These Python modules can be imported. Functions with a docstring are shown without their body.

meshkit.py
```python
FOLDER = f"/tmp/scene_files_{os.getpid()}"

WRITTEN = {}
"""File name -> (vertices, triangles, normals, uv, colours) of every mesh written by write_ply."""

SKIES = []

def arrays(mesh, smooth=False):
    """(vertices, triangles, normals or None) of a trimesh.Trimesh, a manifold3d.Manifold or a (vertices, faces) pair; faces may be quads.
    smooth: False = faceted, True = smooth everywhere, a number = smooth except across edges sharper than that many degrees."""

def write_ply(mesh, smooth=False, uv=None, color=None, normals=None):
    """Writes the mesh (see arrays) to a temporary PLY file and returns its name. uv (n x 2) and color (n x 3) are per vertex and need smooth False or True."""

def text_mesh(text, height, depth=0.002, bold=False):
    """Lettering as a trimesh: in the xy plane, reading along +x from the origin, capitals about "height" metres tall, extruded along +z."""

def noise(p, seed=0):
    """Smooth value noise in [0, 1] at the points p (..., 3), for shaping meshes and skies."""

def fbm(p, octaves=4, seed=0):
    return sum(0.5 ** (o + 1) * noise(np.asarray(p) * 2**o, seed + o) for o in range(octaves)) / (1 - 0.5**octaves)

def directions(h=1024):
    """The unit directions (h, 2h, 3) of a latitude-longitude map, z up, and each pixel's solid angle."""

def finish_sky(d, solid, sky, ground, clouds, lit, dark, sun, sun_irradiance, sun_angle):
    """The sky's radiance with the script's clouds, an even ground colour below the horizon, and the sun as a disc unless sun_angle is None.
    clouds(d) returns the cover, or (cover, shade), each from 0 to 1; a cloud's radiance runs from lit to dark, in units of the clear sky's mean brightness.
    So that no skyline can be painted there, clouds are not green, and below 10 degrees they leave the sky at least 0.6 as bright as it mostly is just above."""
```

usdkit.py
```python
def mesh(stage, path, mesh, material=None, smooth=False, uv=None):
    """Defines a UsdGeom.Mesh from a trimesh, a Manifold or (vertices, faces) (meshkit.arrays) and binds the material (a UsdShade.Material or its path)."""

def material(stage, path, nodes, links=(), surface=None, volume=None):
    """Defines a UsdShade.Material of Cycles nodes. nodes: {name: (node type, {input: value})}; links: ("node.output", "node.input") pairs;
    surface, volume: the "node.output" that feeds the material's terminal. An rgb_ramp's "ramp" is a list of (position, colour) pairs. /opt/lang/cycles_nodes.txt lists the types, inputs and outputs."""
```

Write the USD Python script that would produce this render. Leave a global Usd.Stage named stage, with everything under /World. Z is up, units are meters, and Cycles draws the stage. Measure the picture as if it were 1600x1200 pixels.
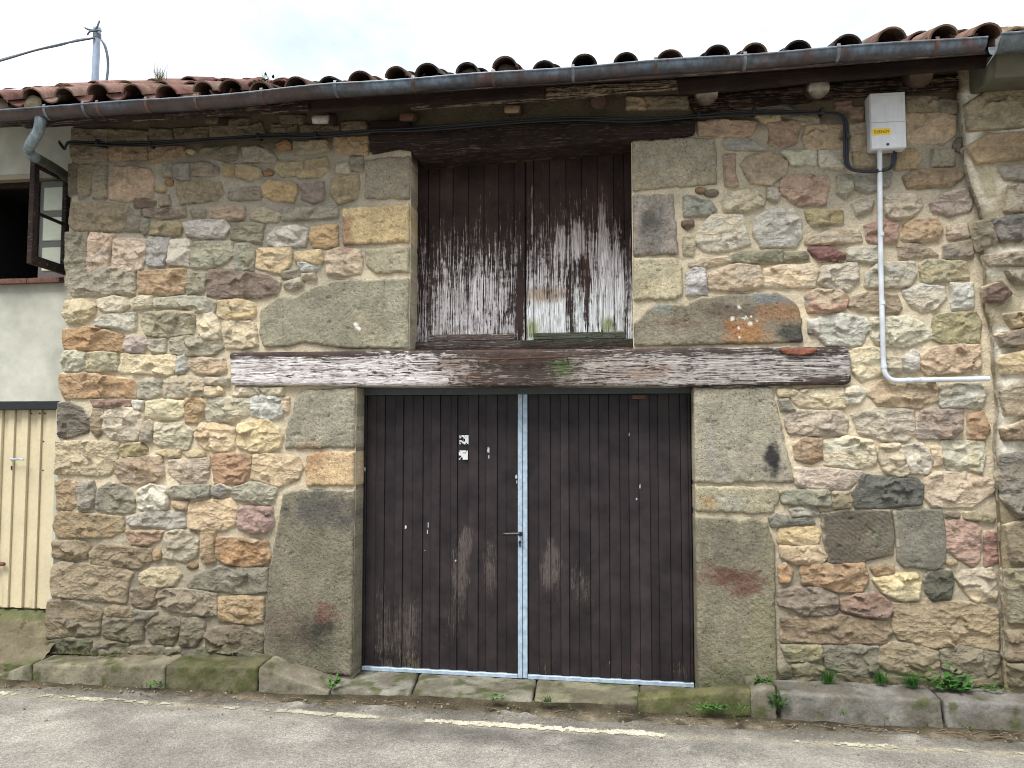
import math, random
import numpy as np, trimesh, shapely
from shapely.geometry import Polygon
from scipy.spatial import Delaunay, cKDTree
import usdkit, meshkit
from pxr import Usd, UsdGeom, UsdLux, UsdShade, Sdf, Gf, Vt

# ---------------------------------------------------------------- camera, sky, sun, exposure
stage = Usd.Stage.CreateInMemory()
UsdGeom.SetStageUpAxis(stage, UsdGeom.Tokens.z)
UsdGeom.SetStageMetersPerUnit(stage, 1.0)
world = UsdGeom.Xform.Define(stage, '/World')
stage.SetDefaultPrim(world.GetPrim())
YAW, PITCH, CH, CD, FPX = math.radians(8.0), math.radians(3.3), 1.86, 5.6, 1200.0
EXPOSURE = 1.55
FW = np.array([-math.sin(YAW) * math.cos(PITCH), math.cos(YAW) * math.cos(PITCH), math.sin(PITCH)])
RT = np.array([math.cos(YAW), math.sin(YAW), 0.0])
UP = np.cross(RT, FW)
CAM = np.array([0.0, -CD, CH])
cam = UsdGeom.Camera.Define(stage, '/World/camera')
mtx = Gf.Matrix4d(*RT, 0, *UP, 0, *(-FW), 0, *CAM, 1)
cam.AddTransformOp().Set(mtx)
cam.CreateHorizontalApertureAttr(36.0); cam.CreateVerticalApertureAttr(27.0)
cam.CreateFocalLengthAttr(36.0 * FPX / 1600.0)
cam.CreateClippingRangeAttr(Gf.Vec2f(0.05, 2000))
cam.CreateExposureAttr(EXPOSURE)

SUN_DIR = np.array([-0.28, -0.56, 1.0]); SUN_DIR /= np.linalg.norm(SUN_DIR)   # towards the sun, behind thin cloud over the street
sun_el, sun_rot = math.asin(SUN_DIR[2]), math.atan2(SUN_DIR[0], SUN_DIR[1])
usdkit.material(stage, '/World/Looks/overcast_sky', {
    'sky': ('sky_texture', {'sky_type': 'single_scattering', 'sun_disc': False, 'sun_elevation': sun_el, 'sun_rotation': sun_rot}),
    'tc': ('texture_coordinate', {}),
    'sep': ('separate_xyz', {}),
    'mx': ('math', {'math_type': 'maximum', 'value2': 0.0}),
    'grad': ('map_range', {'from_min': 0.0, 'from_max': 1.0, 'to_min': 2.3, 'to_max': 7.9}),
    'map': ('mapping', {'scale': (1.0, 1.0, 2.2), 'location': (3.15, 1.6, 0.3)}),
    'n': ('noise_texture', {'scale': 1.7, 'detail': 7.0, 'roughness': 0.55, 'distortion': 0.3}),
    'cr': ('rgb_ramp', {'ramp': [(0.38, (0.54, 0.63, 0.74)), (0.475, (0.80, 0.87, 0.95)), (0.59, (1.3, 1.3, 1.28))]}),
    'cl': ('vector_math', {'math_type': 'scale'}),
    'mix': ('mix', {'fac': 0.93}),
    'bg': ('background_shader', {'strength': 0.10})},
    [('tc.generated', 'sep.vector'), ('sep.z', 'mx.value1'), ('mx.value', 'grad.value'),
     ('tc.generated', 'map.vector'), ('map.vector', 'n.vector'), ('n.fac', 'cr.fac'),
     ('cr.color', 'cl.vector1'), ('grad.result', 'cl.scale'),
     ('sky.color', 'mix.color1'), ('cl.vector', 'mix.color2'), ('mix.color', 'bg.color')], surface='bg.background')
dome = UsdLux.DomeLight.Define(stage, '/World/sky')
dome.CreateIntensityAttr(1.0)
UsdShade.MaterialBindingAPI.Apply(dome.GetPrim()).Bind(UsdShade.Material.Get(stage, '/World/Looks/overcast_sky'))
dome.GetPrim().SetCustomDataByKey('kind', 'structure')
sun = UsdLux.DistantLight.Define(stage, '/World/sun')
sun.CreateNormalizeAttr(True); sun.CreateIntensityAttr(0.40); sun.CreateAngleAttr(26.0); sun.CreateColorAttr(Gf.Vec3f(1.0, 0.975, 0.94))
zax = Gf.Vec3d(*SUN_DIR); xax = Gf.Cross(Gf.Vec3d(0, 0, 1), zax).GetNormalized(); yax = Gf.Cross(zax, xax)
sun.AddTransformOp().Set(Gf.Matrix4d(*xax, 0, *yax, 0, *zax, 0, 0, 0, 0, 1))

# ---------------------------------------------------------------- helpers
rng = np.random.default_rng(7)
fbm, noise = meshkit.fbm, meshkit.noise

def P(px, py, Y=0.0):
    """Survey: the point of the vertical plane y = Y that stands at a pixel of the photograph."""
    d = FW + RT * (px - 800) / FPX + UP * (600 - py) / FPX
    return CAM + d * ((Y - CAM[1]) / d[1])

def G(px, py, Z=0.0):
    d = FW + RT * (px - 800) / FPX + UP * (600 - py) / FPX
    return CAM + d * ((Z - CAM[2]) / d[2])

def lin(h, k=1.0):
    c = np.array([int(h[i:i + 2], 16) for i in (0, 2, 4)]) / 255.0
    return np.where(c <= 0.04045, c / 12.92, ((c + 0.055) / 1.055) ** 2.4) * k

used = {}
def path_of(name, parent):
    base = (str(parent.GetPath()) if parent is not None else '/World') + '/' + name
    n = used.get(base, 0); used[base] = n + 1
    return base if n == 0 else f'{base}_{n:03d}'

def tag(o, label=None, cat=None, group=None, kind=None):
    p = o.GetPrim() if hasattr(o, 'GetPrim') else o
    for k, v in (('label', label), ('category', cat), ('group', group), ('kind', kind)):
        if v: p.SetCustomDataByKey(k, v)
    return p

def thing(name, label, cat, group=None, loc=None, parent=None):
    x = UsdGeom.Xform.Define(stage, path_of(name, parent))
    if loc is not None: x.AddTranslateOp().Set(Gf.Vec3d(*map(float, loc)))
    return tag(x, label, cat, group)

def obj(name, mesh, mat, parent=None, tint=None, smooth=False, wear=None):
    """One mesh prim; tint (colour) and wear (number) may be constants, arrays or functions of the points."""
    v, f, n = meshkit.arrays(mesh, smooth)
    path = path_of(name, parent)
    m = UsdGeom.Mesh.Define(stage, path)
    m.CreatePointsAttr(Vt.Vec3fArray.FromNumpy(v.astype(np.float32)))
    m.CreateFaceVertexCountsAttr(Vt.IntArray.FromNumpy(np.full(len(f), 3, np.int32)))
    m.CreateFaceVertexIndicesAttr(Vt.IntArray.FromNumpy(f.astype(np.int32).ravel()))
    m.CreateSubdivisionSchemeAttr('none')
    if n is not None:
        m.CreateNormalsAttr(Vt.Vec3fArray.FromNumpy(n.astype(np.float32))); m.SetNormalsInterpolation('vertex')
    api = UsdGeom.PrimvarsAPI(m)
    if tint is not None:
        t = tint(v) if callable(tint) else np.asarray(tint, float)
        t = np.broadcast_to(t, (len(v), 3)).clip(0.004, 0.9)
        api.CreatePrimvar('tint', Sdf.ValueTypeNames.Color3fArray, 'vertex').Set(Vt.Vec3fArray.FromNumpy(np.ascontiguousarray(t, np.float32)))
    if wear is not None:
        w = wear(v) if callable(wear) else wear
        w = np.broadcast_to(np.asarray(w, float), (len(v),))
        api.CreatePrimvar('wear', Sdf.ValueTypeNames.FloatArray, 'vertex').Set(Vt.FloatArray.FromNumpy(np.ascontiguousarray(w, np.float32)))
    UsdShade.MaterialBindingAPI.Apply(m.GetPrim()).Bind(mat)
    return m.GetPrim()

cat_ = trimesh.util.concatenate
def box(x0, x1, y0, y1, z0, z1):
    b = trimesh.creation.box((x1 - x0, y1 - y0, z1 - z0)); b.apply_translation(((x0 + x1) / 2, (y0 + y1) / 2, (z0 + z1) / 2)); return b

def bevbox(x0, x1, y0, y1, z0, z1, r=0.004):
    a = [trimesh.creation.box((x1 - x0 - 2 * r * (k != 0), y1 - y0 - 2 * r * (k != 1), z1 - z0 - 2 * r * (k != 2))).vertices for k in range(3)]
    h = trimesh.convex.convex_hull(np.vstack(a)); h.apply_translation(((x0 + x1) / 2, (y0 + y1) / 2, (z0 + z1) / 2)); return h

def tube(pts, r, seg=8, close=True):
    pts = np.asarray(pts, float); n = len(pts); rr = np.broadcast_to(r, n)
    t = np.gradient(pts, axis=0); t /= np.linalg.norm(t, axis=1, keepdims=True) + 1e-12
    u = np.cross(t[0], [0.31, 0.57, 0.76]); u /= np.linalg.norm(u)
    V = []
    for i in range(n):
        u = u - t[i] * (u @ t[i]); u /= np.linalg.norm(u); w = np.cross(t[i], u)
        a = np.arange(seg) / seg * 2 * np.pi
        V.append(pts[i] + rr[i] * (np.cos(a)[:, None] * u + np.sin(a)[:, None] * w))
    V = np.vstack(V); F = []
    for i in range(n - 1):
        for k in range(seg):
            a, b = i * seg + k, i * seg + (k + 1) % seg
            F += [(a, b, b + seg), (a, b + seg, a + seg)]
    if close:
        V = np.vstack([V, pts[0], pts[-1]]); c0, c1 = len(V) - 2, len(V) - 1
        for k in range(seg):
            F += [(c0, (k + 1) % seg, k), (c1, (n - 1) * seg + k, (n - 1) * seg + (k + 1) % seg)]
    return trimesh.Trimesh(V, np.array(F), process=False)

def smoothpath(pts, n=8):
    """Catmull-Rom through the points."""
    p = np.asarray(pts, float); p = np.vstack([2 * p[0] - p[1], p, 2 * p[-1] - p[-2]]); out = []
    for i in range(1, len(p) - 2):
        for s in np.arange(n) / n:
            a, b, c, d = p[i - 1:i + 3]
            out.append(0.5 * (2 * b + (c - a) * s + (2 * a - 5 * b + 4 * c - d) * s * s + (3 * b - a - 3 * c + d) * s ** 3))
    return np.array(out + [p[-2]])

def lathe(profile, seg=16):
    return trimesh.creation.revolve(np.asarray(profile, float), sections=seg)

def gridsheet(U, V, pos):
    """Sheet over parameters U x V; pos(u, v) -> points."""
    uu, vv = np.meshgrid(U, V, indexing='ij'); pts = pos(uu.ravel(), vv.ravel()); nv = len(V)
    i, j = np.meshgrid(np.arange(len(U) - 1), np.arange(nv - 1), indexing='ij'); a = (i * nv + j).ravel()
    return trimesh.Trimesh(pts, np.vstack([np.stack([a, a + nv, a + nv + 1], 1), np.stack([a, a + nv + 1, a + 1], 1)]), process=False)

def resample(ring, s):
    n = max(10, int(round(ring.length / s)))
    return np.array([ring.interpolate(k / n, normalized=True).coords[0] for k in range(n)])

def face(poly, s, yfun, depth, seed=0):
    """A piece seen from the front: outline poly in (x, z), front surface y = yfun(x, z, distance to edge), sides running back to y = depth."""
    b = resample(shapely.geometry.polygon.orient(poly, 1).exterior, s)
    r = np.random.default_rng(seed)
    x0, z0, x1, z1 = poly.bounds
    gx, gz = np.meshgrid(np.arange(x0, x1, s), np.arange(z0, z1, s * 0.87)); gx = gx + (np.arange(len(gz)) % 2)[:, None] * s / 2
    g = np.stack([gx.ravel(), gz.ravel()], 1); g += r.uniform(-0.22, 0.22, g.shape) * s
    inner = poly.buffer(-0.55 * s)
    g = g[shapely.contains_xy(inner, g[:, 0], g[:, 1])] if not inner.is_empty else g[:0]
    p = np.vstack([b, g]); tri = Delaunay(p).simplices
    c = p[tri].mean(1); tri = tri[shapely.contains_xy(poly, c[:, 0], c[:, 1])]
    e1, e2 = p[tri[:, 1]] - p[tri[:, 0]], p[tri[:, 2]] - p[tri[:, 0]]
    area = e1[:, 0] * e2[:, 1] - e1[:, 1] * e2[:, 0]; tri = tri[np.abs(area) > 1e-9]; area = area[np.abs(area) > 1e-9]
    tri[area < 0] = tri[area < 0][:, ::-1]
    dense = resample(poly.exterior, s * 0.4)
    d = cKDTree(dense).query(p)[0]; d[:len(b)] = 0
    y = yfun(p[:, 0], p[:, 1], d)
    n = len(b); k = np.arange(n); kk = (k + 1) % n
    v = np.vstack([np.stack([p[:, 0], y, p[:, 1]], 1), np.stack([b[:, 0], np.full(n, depth), b[:, 1]], 1)])
    m = len(p)
    side = np.vstack([np.stack([k, m + k, m + kk], 1), np.stack([k, m + kk, kk], 1)])
    return trimesh.Trimesh(v, np.vstack([tri, side]), process=False), np.concatenate([d, np.zeros(n)])

def block(corners_top, corners_bot, res=0.02, r=0.02, amp=0.006, seed=0, freq=14.0):
    """Weathered block between a top and a bottom quadrilateral (four points each), edges rounded, surface uneven."""
    T, B = np.asarray(corners_top, float), np.asarray(corners_bot, float)
    L = (np.linalg.norm(T[1] - T[0]) + np.linalg.norm(T[2] - T[3])) / 2; W = (np.linalg.norm(T[3] - T[0]) + np.linalg.norm(T[2] - T[1])) / 2
    H = np.linalg.norm(T.mean(0) - B.mean(0)); dim = np.array([L, W, H])
    parts = []
    for ax in range(3):
        a, b = [k for k in range(3) if k != ax]
        na, nb = max(2, int(dim[a] / res)), max(2, int(dim[b] / res))
        for s_ in (0, 1):
            def pos(u, v):
                q = np.zeros((len(u), 3)); q[:, a], q[:, b], q[:, ax] = u, v, s_; return q
            g = gridsheet(np.linspace(0, 1, na + 1), np.linspace(0, 1, nb + 1), pos)
            if (s_ == 0) == (ax != 1): g.faces = g.faces[:, ::-1]
            parts.append(g)
    m = cat_(parts); m.merge_vertices()
    q = m.vertices * dim; rr = min(r, dim.min() * 0.45)
    c = np.clip(q, rr, dim - rr); d = q - c; ln = np.linalg.norm(d, axis=1, keepdims=True)
    q = np.where(ln > 1e-9, c + d / np.maximum(ln, 1e-9) * rr, q); u, v, w = (q / dim).T[:, :, None]
    top = (T[0] * (1 - u) + T[1] * u) * (1 - v) + (T[3] * (1 - u) + T[2] * u) * v
    bot = (B[0] * (1 - u) + B[1] * u) * (1 - v) + (B[3] * (1 - u) + B[2] * u) * v
    p = bot * (1 - w) + top * w
    nrm = np.where(ln > 1e-9, d / np.maximum(ln, 1e-9), 0)
    h = (fbm(p * freq, 4, seed) - 0.5) * 2 * amp + (fbm(p * freq * 5, 2, seed + 9) - 0.5) * amp * 0.7
    m = trimesh.Trimesh(p + nrm * h[:, None], m.faces, process=False); m.fix_normals(); return m

# ---------------------------------------------------------------- materials
LK = '/World/Looks/'
def multiply_chain(nodes, links, src, ramps):
    """src colour times noise ramps; ramps: (vector source, scale, detail, rough, low, high, v0, v1)."""
    for i, (vec, sc, det, ro, lo, hi, a, b) in enumerate(ramps):
        nodes[f'nz{i}'] = ('noise_texture', {'scale': sc, 'detail': det, 'roughness': ro})
        nodes[f'rp{i}'] = ('rgb_ramp', {'ramp': [(lo, (a, a, a)), (hi, (b, b, b))]})
        nodes[f'mu{i}'] = ('mix', {'mix_type': 'multiply', 'fac': 1.0})
        links += [(vec, f'nz{i}.vector'), (f'nz{i}.fac', f'rp{i}.fac'), (src, f'mu{i}.color1'), (f'rp{i}.color', f'mu{i}.color2')]
        src = f'mu{i}.color'
    return src

def tinted(name, ramps, bumps, rough=0.9, spec=0.25, mapping=None, pits=None, metallic=0.0, colour=None):
    """Colour from the mesh's own tint, varied by noise in space; bumps: (scale, detail, strength, distance)."""
    nodes = {'geo': ('geometry', {}), 'p': ('principled_bsdf', {'roughness': rough, 'specular_ior_level': spec, 'metallic': metallic})}
    links = []
    if colour is None:
        nodes['at'] = ('attribute', {'attribute': 'tint'}); src = 'at.color'
    else:
        nodes['at'] = ('color', {'value': colour}); src = 'at.color'
    vec = 'geo.position'
    if mapping:
        nodes['mp'] = ('mapping', mapping); links.append(('geo.position', 'mp.vector')); vec = 'mp.vector'
    src = multiply_chain(nodes, links, src, [((vec if r[0] else 'geo.position'),) + tuple(r[1:]) for r in ramps])
    if pits:
        sc, thr, dark = pits
        nodes['pn'] = ('noise_texture', {'scale': sc, 'detail': 2.0, 'roughness': 0.5}); nodes['pr'] = ('rgb_ramp', {'ramp': [(thr - 0.03, (dark, dark, dark)), (thr + 0.03, (1, 1, 1))]})
        nodes['pm'] = ('mix', {'mix_type': 'multiply', 'fac': 1.0})
        links += [('geo.position', 'pn.vector'), ('pn.fac', 'pr.fac'), (src, 'pm.color1'), ('pr.color', 'pm.color2')]; src = 'pm.color'
    links.append((src, 'p.base_color'))
    prev = None
    for i, (m_, sc, det, st, dist, *ty) in enumerate(bumps):
        nodes[f'bn{i}'] = ('noise_texture', {'scale': sc, 'detail': det, 'roughness': 0.6, **({'type': ty[0], 'gain': 1.6, 'offset': .9} if ty else {})}); nodes[f'bp{i}'] = ('bump', {'strength': st, 'distance': dist})
        links += [(vec if m_ else 'geo.position', f'bn{i}.vector'), (f'bn{i}.fac', f'bp{i}.height')]
        if prev: links.append((prev, f'bp{i}.normal'))
        prev = f'bp{i}.normal'
    if prev: links.append((prev, 'p.normal'))
    return usdkit.material(stage, LK + name, nodes, links, surface='p.BSDF')

M = {}
M['rough_stone'] = tinted('rough_sandstone', [(0, 7, 6, .6, .35, .65, .90, 1.12), (0, 42, 6, .65, .33, .66, .78, 1.18), (0, 190, 3, .6, .3, .7, .80, 1.18)],
                          [(1, 6, 3, .42, .05, 'ridged_multifractal'), (0, 24, 9, .62, .024), (0, 120, 5, .6, .008)], rough=.93, spec=.2, mapping={'scale': (.8, 1, 1.35)})
M['dressed_stone'] = tinted('dressed_sandstone', [(0, 5, 7, .65, .35, .65, .78, 1.15), (0, 48, 6, .7, .33, .66, .74, 1.18), (0, 190, 3, .6, .3, .7, .74, 1.22)],
                            [(1, 34, 8, .8, .014), (0, 150, 4, .7, .007)], rough=.93, spec=.2, mapping={'rotation': (0, .35, 0), 'scale': (.75, 1, 1.15)}, pits=(80, .34, .42))
M['mortar'] = tinted('lime_mortar', [(0, 5, 6, .6, .35, .65, .84, 1.12), (0, 70, 5, .65, .33, .66, .80, 1.12), (0, 260, 2, .6, .3, .7, .8, 1.12)],
                     [(0, 55, 8, .7, .014), (0, 240, 3, .5, .006)], rough=.97, spec=.1)
M['plaster'] = tinted('painted_render', [(0, 1.6, 7, .65, .32, .68, .84, 1.07), (0, 9, 6, .65, .3, .7, .88, 1.06), (0, 120, 3, .6, .3, .7, .95, 1.04)], [(0, 90, 5, .25, .004)], rough=.9, spec=.2)
M['asphalt'] = tinted('worn_asphalt', [(0, .9, 5, .6, .35, .65, .84, 1.13), (0, 7, 5, .65, .33, .66, .84, 1.12), (0, 38, 4, .75, .32, .68, .76, 1.22), (0, 100, 3, .7, .34, .66, .62, 1.4), (0, 300, 2, .6, .36, .64, .62, 1.45)],
                      [(0, 120, 4, .6, .008), (0, 330, 2, .5, .005)], rough=.85, spec=.3)
M['kerb_stone'] = tinted('kerb_sandstone', [(0, 5, 6, .6, .35, .65, .8, 1.15), (0, 50, 5, .65, .33, .66, .82, 1.14), (0, 210, 3, .6, .3, .7, .78, 1.2)], [(0, 45, 6, .5, .012), (0, 210, 3, .5, .006)], rough=.92, spec=.2)
M['tile'] = tinted('terracotta_tile', [(0, 9, 6, .6, .35, .65, .62, 1.2), (0, 45, 5, .65, .33, .66, .7, 1.2), (0, 200, 3, .6, .3, .7, .85, 1.1)], [(0, 60, 5, .4, .006)], rough=.88, spec=.2)
M['zinc'] = tinted('weathered_zinc', [(0, 6, 6, .7, .35, .65, .6, 1.25), (1, 22, 6, .7, .38, .62, .55, 1.25)], [(0, 40, 4, .15, .004)], rough=.36, spec=.6, mapping={'scale': (1.0, 1, .35)})
M['leaf'] = tinted('green_leaves', [(0, 30, 4, .6, .3, .7, .7, 1.3)], [], rough=.6, spec=.3)
M['dirt'] = tinted('road_dirt', [(0, 6, 6, .65, .33, .66, .7, 1.2), (0, 60, 5, .7, .33, .66, .65, 1.3), (0, 260, 3, .6, .3, .7, .6, 1.45)], [(0, 110, 6, .8, .010)], rough=.97, spec=.1)

def plain(name, colour, rough=.6, spec=.4, metallic=0.0, var=.12, sc=14.0, bump=.1):
    return tinted(name, [(0, sc, 5, .6, .33, .66, 1 - var, 1 + var)], [(0, sc * 6, 4, bump, .003)] if bump else [], rough, spec, metallic=metallic, colour=colour)
M['cable'] = plain('black_cable_sheath', (.012, .013, .016), .5, .4)
M['white_plastic'] = tinted('white_plastic', [(0, 6, 6, .65, .33, .66, .86, 1.04), (1, 16, 5, .6, .34, .62, .94, 1.02)], [(0, 40, 3, .04, .003)], .45, .45, mapping={'scale': (4, 4, .5)}, colour=(.64, .65, .66))
M['conduit'] = plain('pale_grey_conduit', (.50, .53, .56), .45, .45, var=.16, sc=9, bump=.03)
M['galvanised'] = plain('galvanised_steel', (.34, .42, .50), .45, .5, metallic=.1, var=.22, sc=22, bump=.08)
M['dark_steel'] = plain('dark_green_steel', (.055, .07, .068), .5, .4)
M['black_metal'] = plain('black_iron', (.012, .014, .015), .4, .5)
M['rust'] = plain('rusty_iron', (.07, .032, .02), .8, .3, var=.35, sc=60, bump=.4)
M['yellow'] = plain('yellow_sticker', (.80, .52, .01), .45, .4, var=.03, bump=0)
M['black_print'] = plain('black_print', (.02, .02, .02), .6, .3, var=.02, bump=0)
M['interior'] = plain('dark_room', (.02, .018, .018), .9, .1)
M['pole'] = plain('pole_steel', (.30, .36, .45), .5, .4, metallic=.1, var=.15, sc=20)
M['wire'] = plain('grey_wire', (.10, .12, .14), .55, .4)
M['cream_metal'] = tinted('cream_painted_metal', [(0, 3, 5, .6, .33, .66, .92, 1.05), (0, 40, 5, .65, .3, .6, .92, 1.04)], [(0, 30, 3, .05, .003)], rough=.5, spec=.4)
M['brick_red'] = plain('red_brick_sill', (.13, .065, .05), .85, .2, var=.3, sc=40, bump=.4)
M['twig'] = plain('dry_twigs', (.17, .12, .075), .95, .1, var=.3, sc=60, bump=0)

def wood(name, grain_scale, axis, thr, dark, low_bump=.6, rough=.88):
    """Flaking painted timber: paint colour 'dark', bare timber from the tint, bared where streaky noise plus the mesh's wear passes a threshold."""
    sc = {'x': (3.2, 30, 78), 'z': (80, 30, 2.8)}[axis]
    nodes = {'geo': ('geometry', {}), 'mp': ('mapping', {'scale': sc}), 'at': ('attribute', {'attribute': 'tint'}), 'we': ('attribute', {'attribute': 'wear'}),
             'wn': ('noise_texture', {'scale': 2.5, 'detail': 3.0, 'roughness': .5}), 'wv': ('vector_math', {'math_type': 'scale', 'scale': 3.6 if axis == 'x' else 1.6}), 'wa': ('vector_math', {'math_type': 'add'}),
             'n': ('noise_texture', {'scale': grain_scale, 'detail': 9.0, 'roughness': .68}),
             'n2': ('noise_texture', {'scale': 22.0, 'detail': 8.0, 'roughness': .72}),
             'a1': ('math', {'math_type': 'multiply_add', 'value2': .95, 'value3': 0.0}), 'a0': ('math', {'math_type': 'multiply_add', 'value2': 1.35, 'value3': -.45}), 'a2': ('math', {'math_type': 'multiply_add', 'value2': .55}),
             'add': ('math', {'math_type': 'add'}),
             'thr': ('rgb_ramp', {'ramp': [(thr - .05, (0, 0, 0)), (thr + .05, (1, 1, 1))]}),
             'bn': ('noise_texture', {'scale': grain_scale * 1.8, 'detail': 8.0, 'roughness': .7}), 'br': ('rgb_ramp', {'ramp': [(.36, (.22, .19, .18)), (.46, (.60, .57, .56)), (.54, (.95, .94, .95)), (.64, (1.25, 1.25, 1.28))]}),
             'bm': ('mix', {'mix_type': 'multiply', 'fac': 1.0}),
             'oi': ('object_info', {}), 'om': ('map_range', {'from_min': 0.0, 'from_max': 1.0, 'to_min': .78, 'to_max': 1.25}), 'os': ('vector_math', {'math_type': 'scale'}), 'dk': ('color', {'value': dark}), 'dn': ('noise_texture', {'scale': 5.0, 'detail': 6.0, 'roughness': .65}), 'dr': ('rgb_ramp', {'ramp': [(.35, (.6, .6, .6)), (.65, (1.4, 1.35, 1.3))]}), 'dm': ('mix', {'mix_type': 'multiply', 'fac': 1.0}),
             'mix': ('mix', {}), 'hm': ('math', {'math_type': 'multiply_add', 'value2': .7}), 'bp': ('bump', {'strength': low_bump, 'distance': .006}), 'p': ('principled_bsdf', {'roughness': rough, 'specular_ior_level': .22})}
    links = [('geo.position', 'wn.vector'), ('wn.color', 'wv.vector1'), ('geo.position', 'mp.vector'), ('mp.vector', 'wa.vector1'), ('wv.vector', 'wa.vector2'),
             ('wa.vector', 'n.vector'), ('wa.vector', 'bn.vector'), ('geo.position', 'n2.vector'), ('geo.position', 'dn.vector'),
             ('n.fac', 'a0.value1'), ('n2.fac', 'a2.value1'), ('a0.value', 'a2.value3'), ('a2.value', 'add.value1'), ('we.fac', 'add.value2'), ('add.value', 'thr.fac'),
             ('bn.fac', 'br.fac'), ('at.color', 'bm.color1'), ('br.color', 'bm.color2'), ('dn.fac', 'dr.fac'), ('oi.random', 'om.value'), ('om.result', 'os.scale'), ('dk.color', 'os.vector1'), ('os.vector', 'dm.color1'), ('dr.color', 'dm.color2'),
             ('thr.color', 'mix.fac'), ('dm.color', 'mix.color1'), ('bm.color', 'mix.color2'), ('mix.color', 'p.base_color'),
             ('thr.color', 'hm.value3'), ('bn.fac', 'hm.value1'), ('hm.value', 'bp.height'), ('bp.normal', 'p.normal')]
    nodes['bp'][1]['invert'] = True
    return usdkit.material(stage, LK + name, nodes, links, surface='p.BSDF')
M['beam_wood'] = wood('flaking_beam_timber', 1.3, 'x', .5, (.075, .052, .045), 1.0)
M['hatch_wood'] = wood('flaking_hatch_timber', 1.3, 'z', .5, (.034, .021, .019), .7)
M['door_paint'] = wood('brown_painted_sheet', 3.0, 'z', .5, (.0235, .0185, .0200), .12, .42)
M['old_wood'] = wood('old_brown_timber', 1.3, 'x', .5, (.022, .014, .012), .8)

# glass: lets light through, mirrors at a slant
usdkit.material(stage, LK + 'window_glass', {'t': ('transparent_bsdf', {'color': (.86, .9, .9)}), 'g': ('glossy_bsdf', {'color': (1, 1, 1), 'roughness': .02}), 'f': ('layer_weight', {'blend': .5}), 'pw': ('math', {'math_type': 'power', 'value2': 3.0}), 'sc': ('math', {'math_type': 'multiply_add', 'value2': .9, 'value3': .05}), 'm': ('mix_closure', {})},
                [('f.facing', 'pw.value1'), ('pw.value', 'sc.value1'), ('sc.value', 'm.fac'), ('t.BSDF', 'm.closure1'), ('g.BSDF', 'm.closure2')], surface='m.closure')
M['glass'] = UsdShade.Material.Get(stage, LK + 'window_glass')

# ---------------------------------------------------------------- ground, road
def proj(p):
    d = p - CAM; z = d @ FW; return 800 + FPX * (d @ RT) / z, 600 - FPX * (d @ UP) / z

ZR = -0.055
gnd = gridsheet(np.linspace(-150, 150, 31), np.linspace(-150, 150, 31), lambda u, v: np.stack([u, v, np.full_like(u, ZR - .03)], 1))
tag(obj('ground', gnd, M['dirt'], tint=lin('8a8270', .5)), kind='structure')
def road_z(x, y):
    return ZR + .012 * (fbm(np.stack([x * .7, y * .7, 0 * x], 1), 3, 5) - .5) - .012 * np.exp(-((y + .45) / .2) ** 2)
xs = np.concatenate([np.linspace(-40, -6, 18)[:-1], np.arange(-6, 5, .03), np.linspace(5, 40, 18)])
ys = np.concatenate([np.linspace(-9, -3, 13)[:-1], np.arange(-3, -.15, .025)])
LINE_X, LINE_Y = [-5.6, -4.6, -3.4, -2.2, -1.0, .2, 1.2, 2.6, 4.2], [-.44, -.46, -.50, -.53, -.565, -.585, -.57, -.56, -.56]
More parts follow.
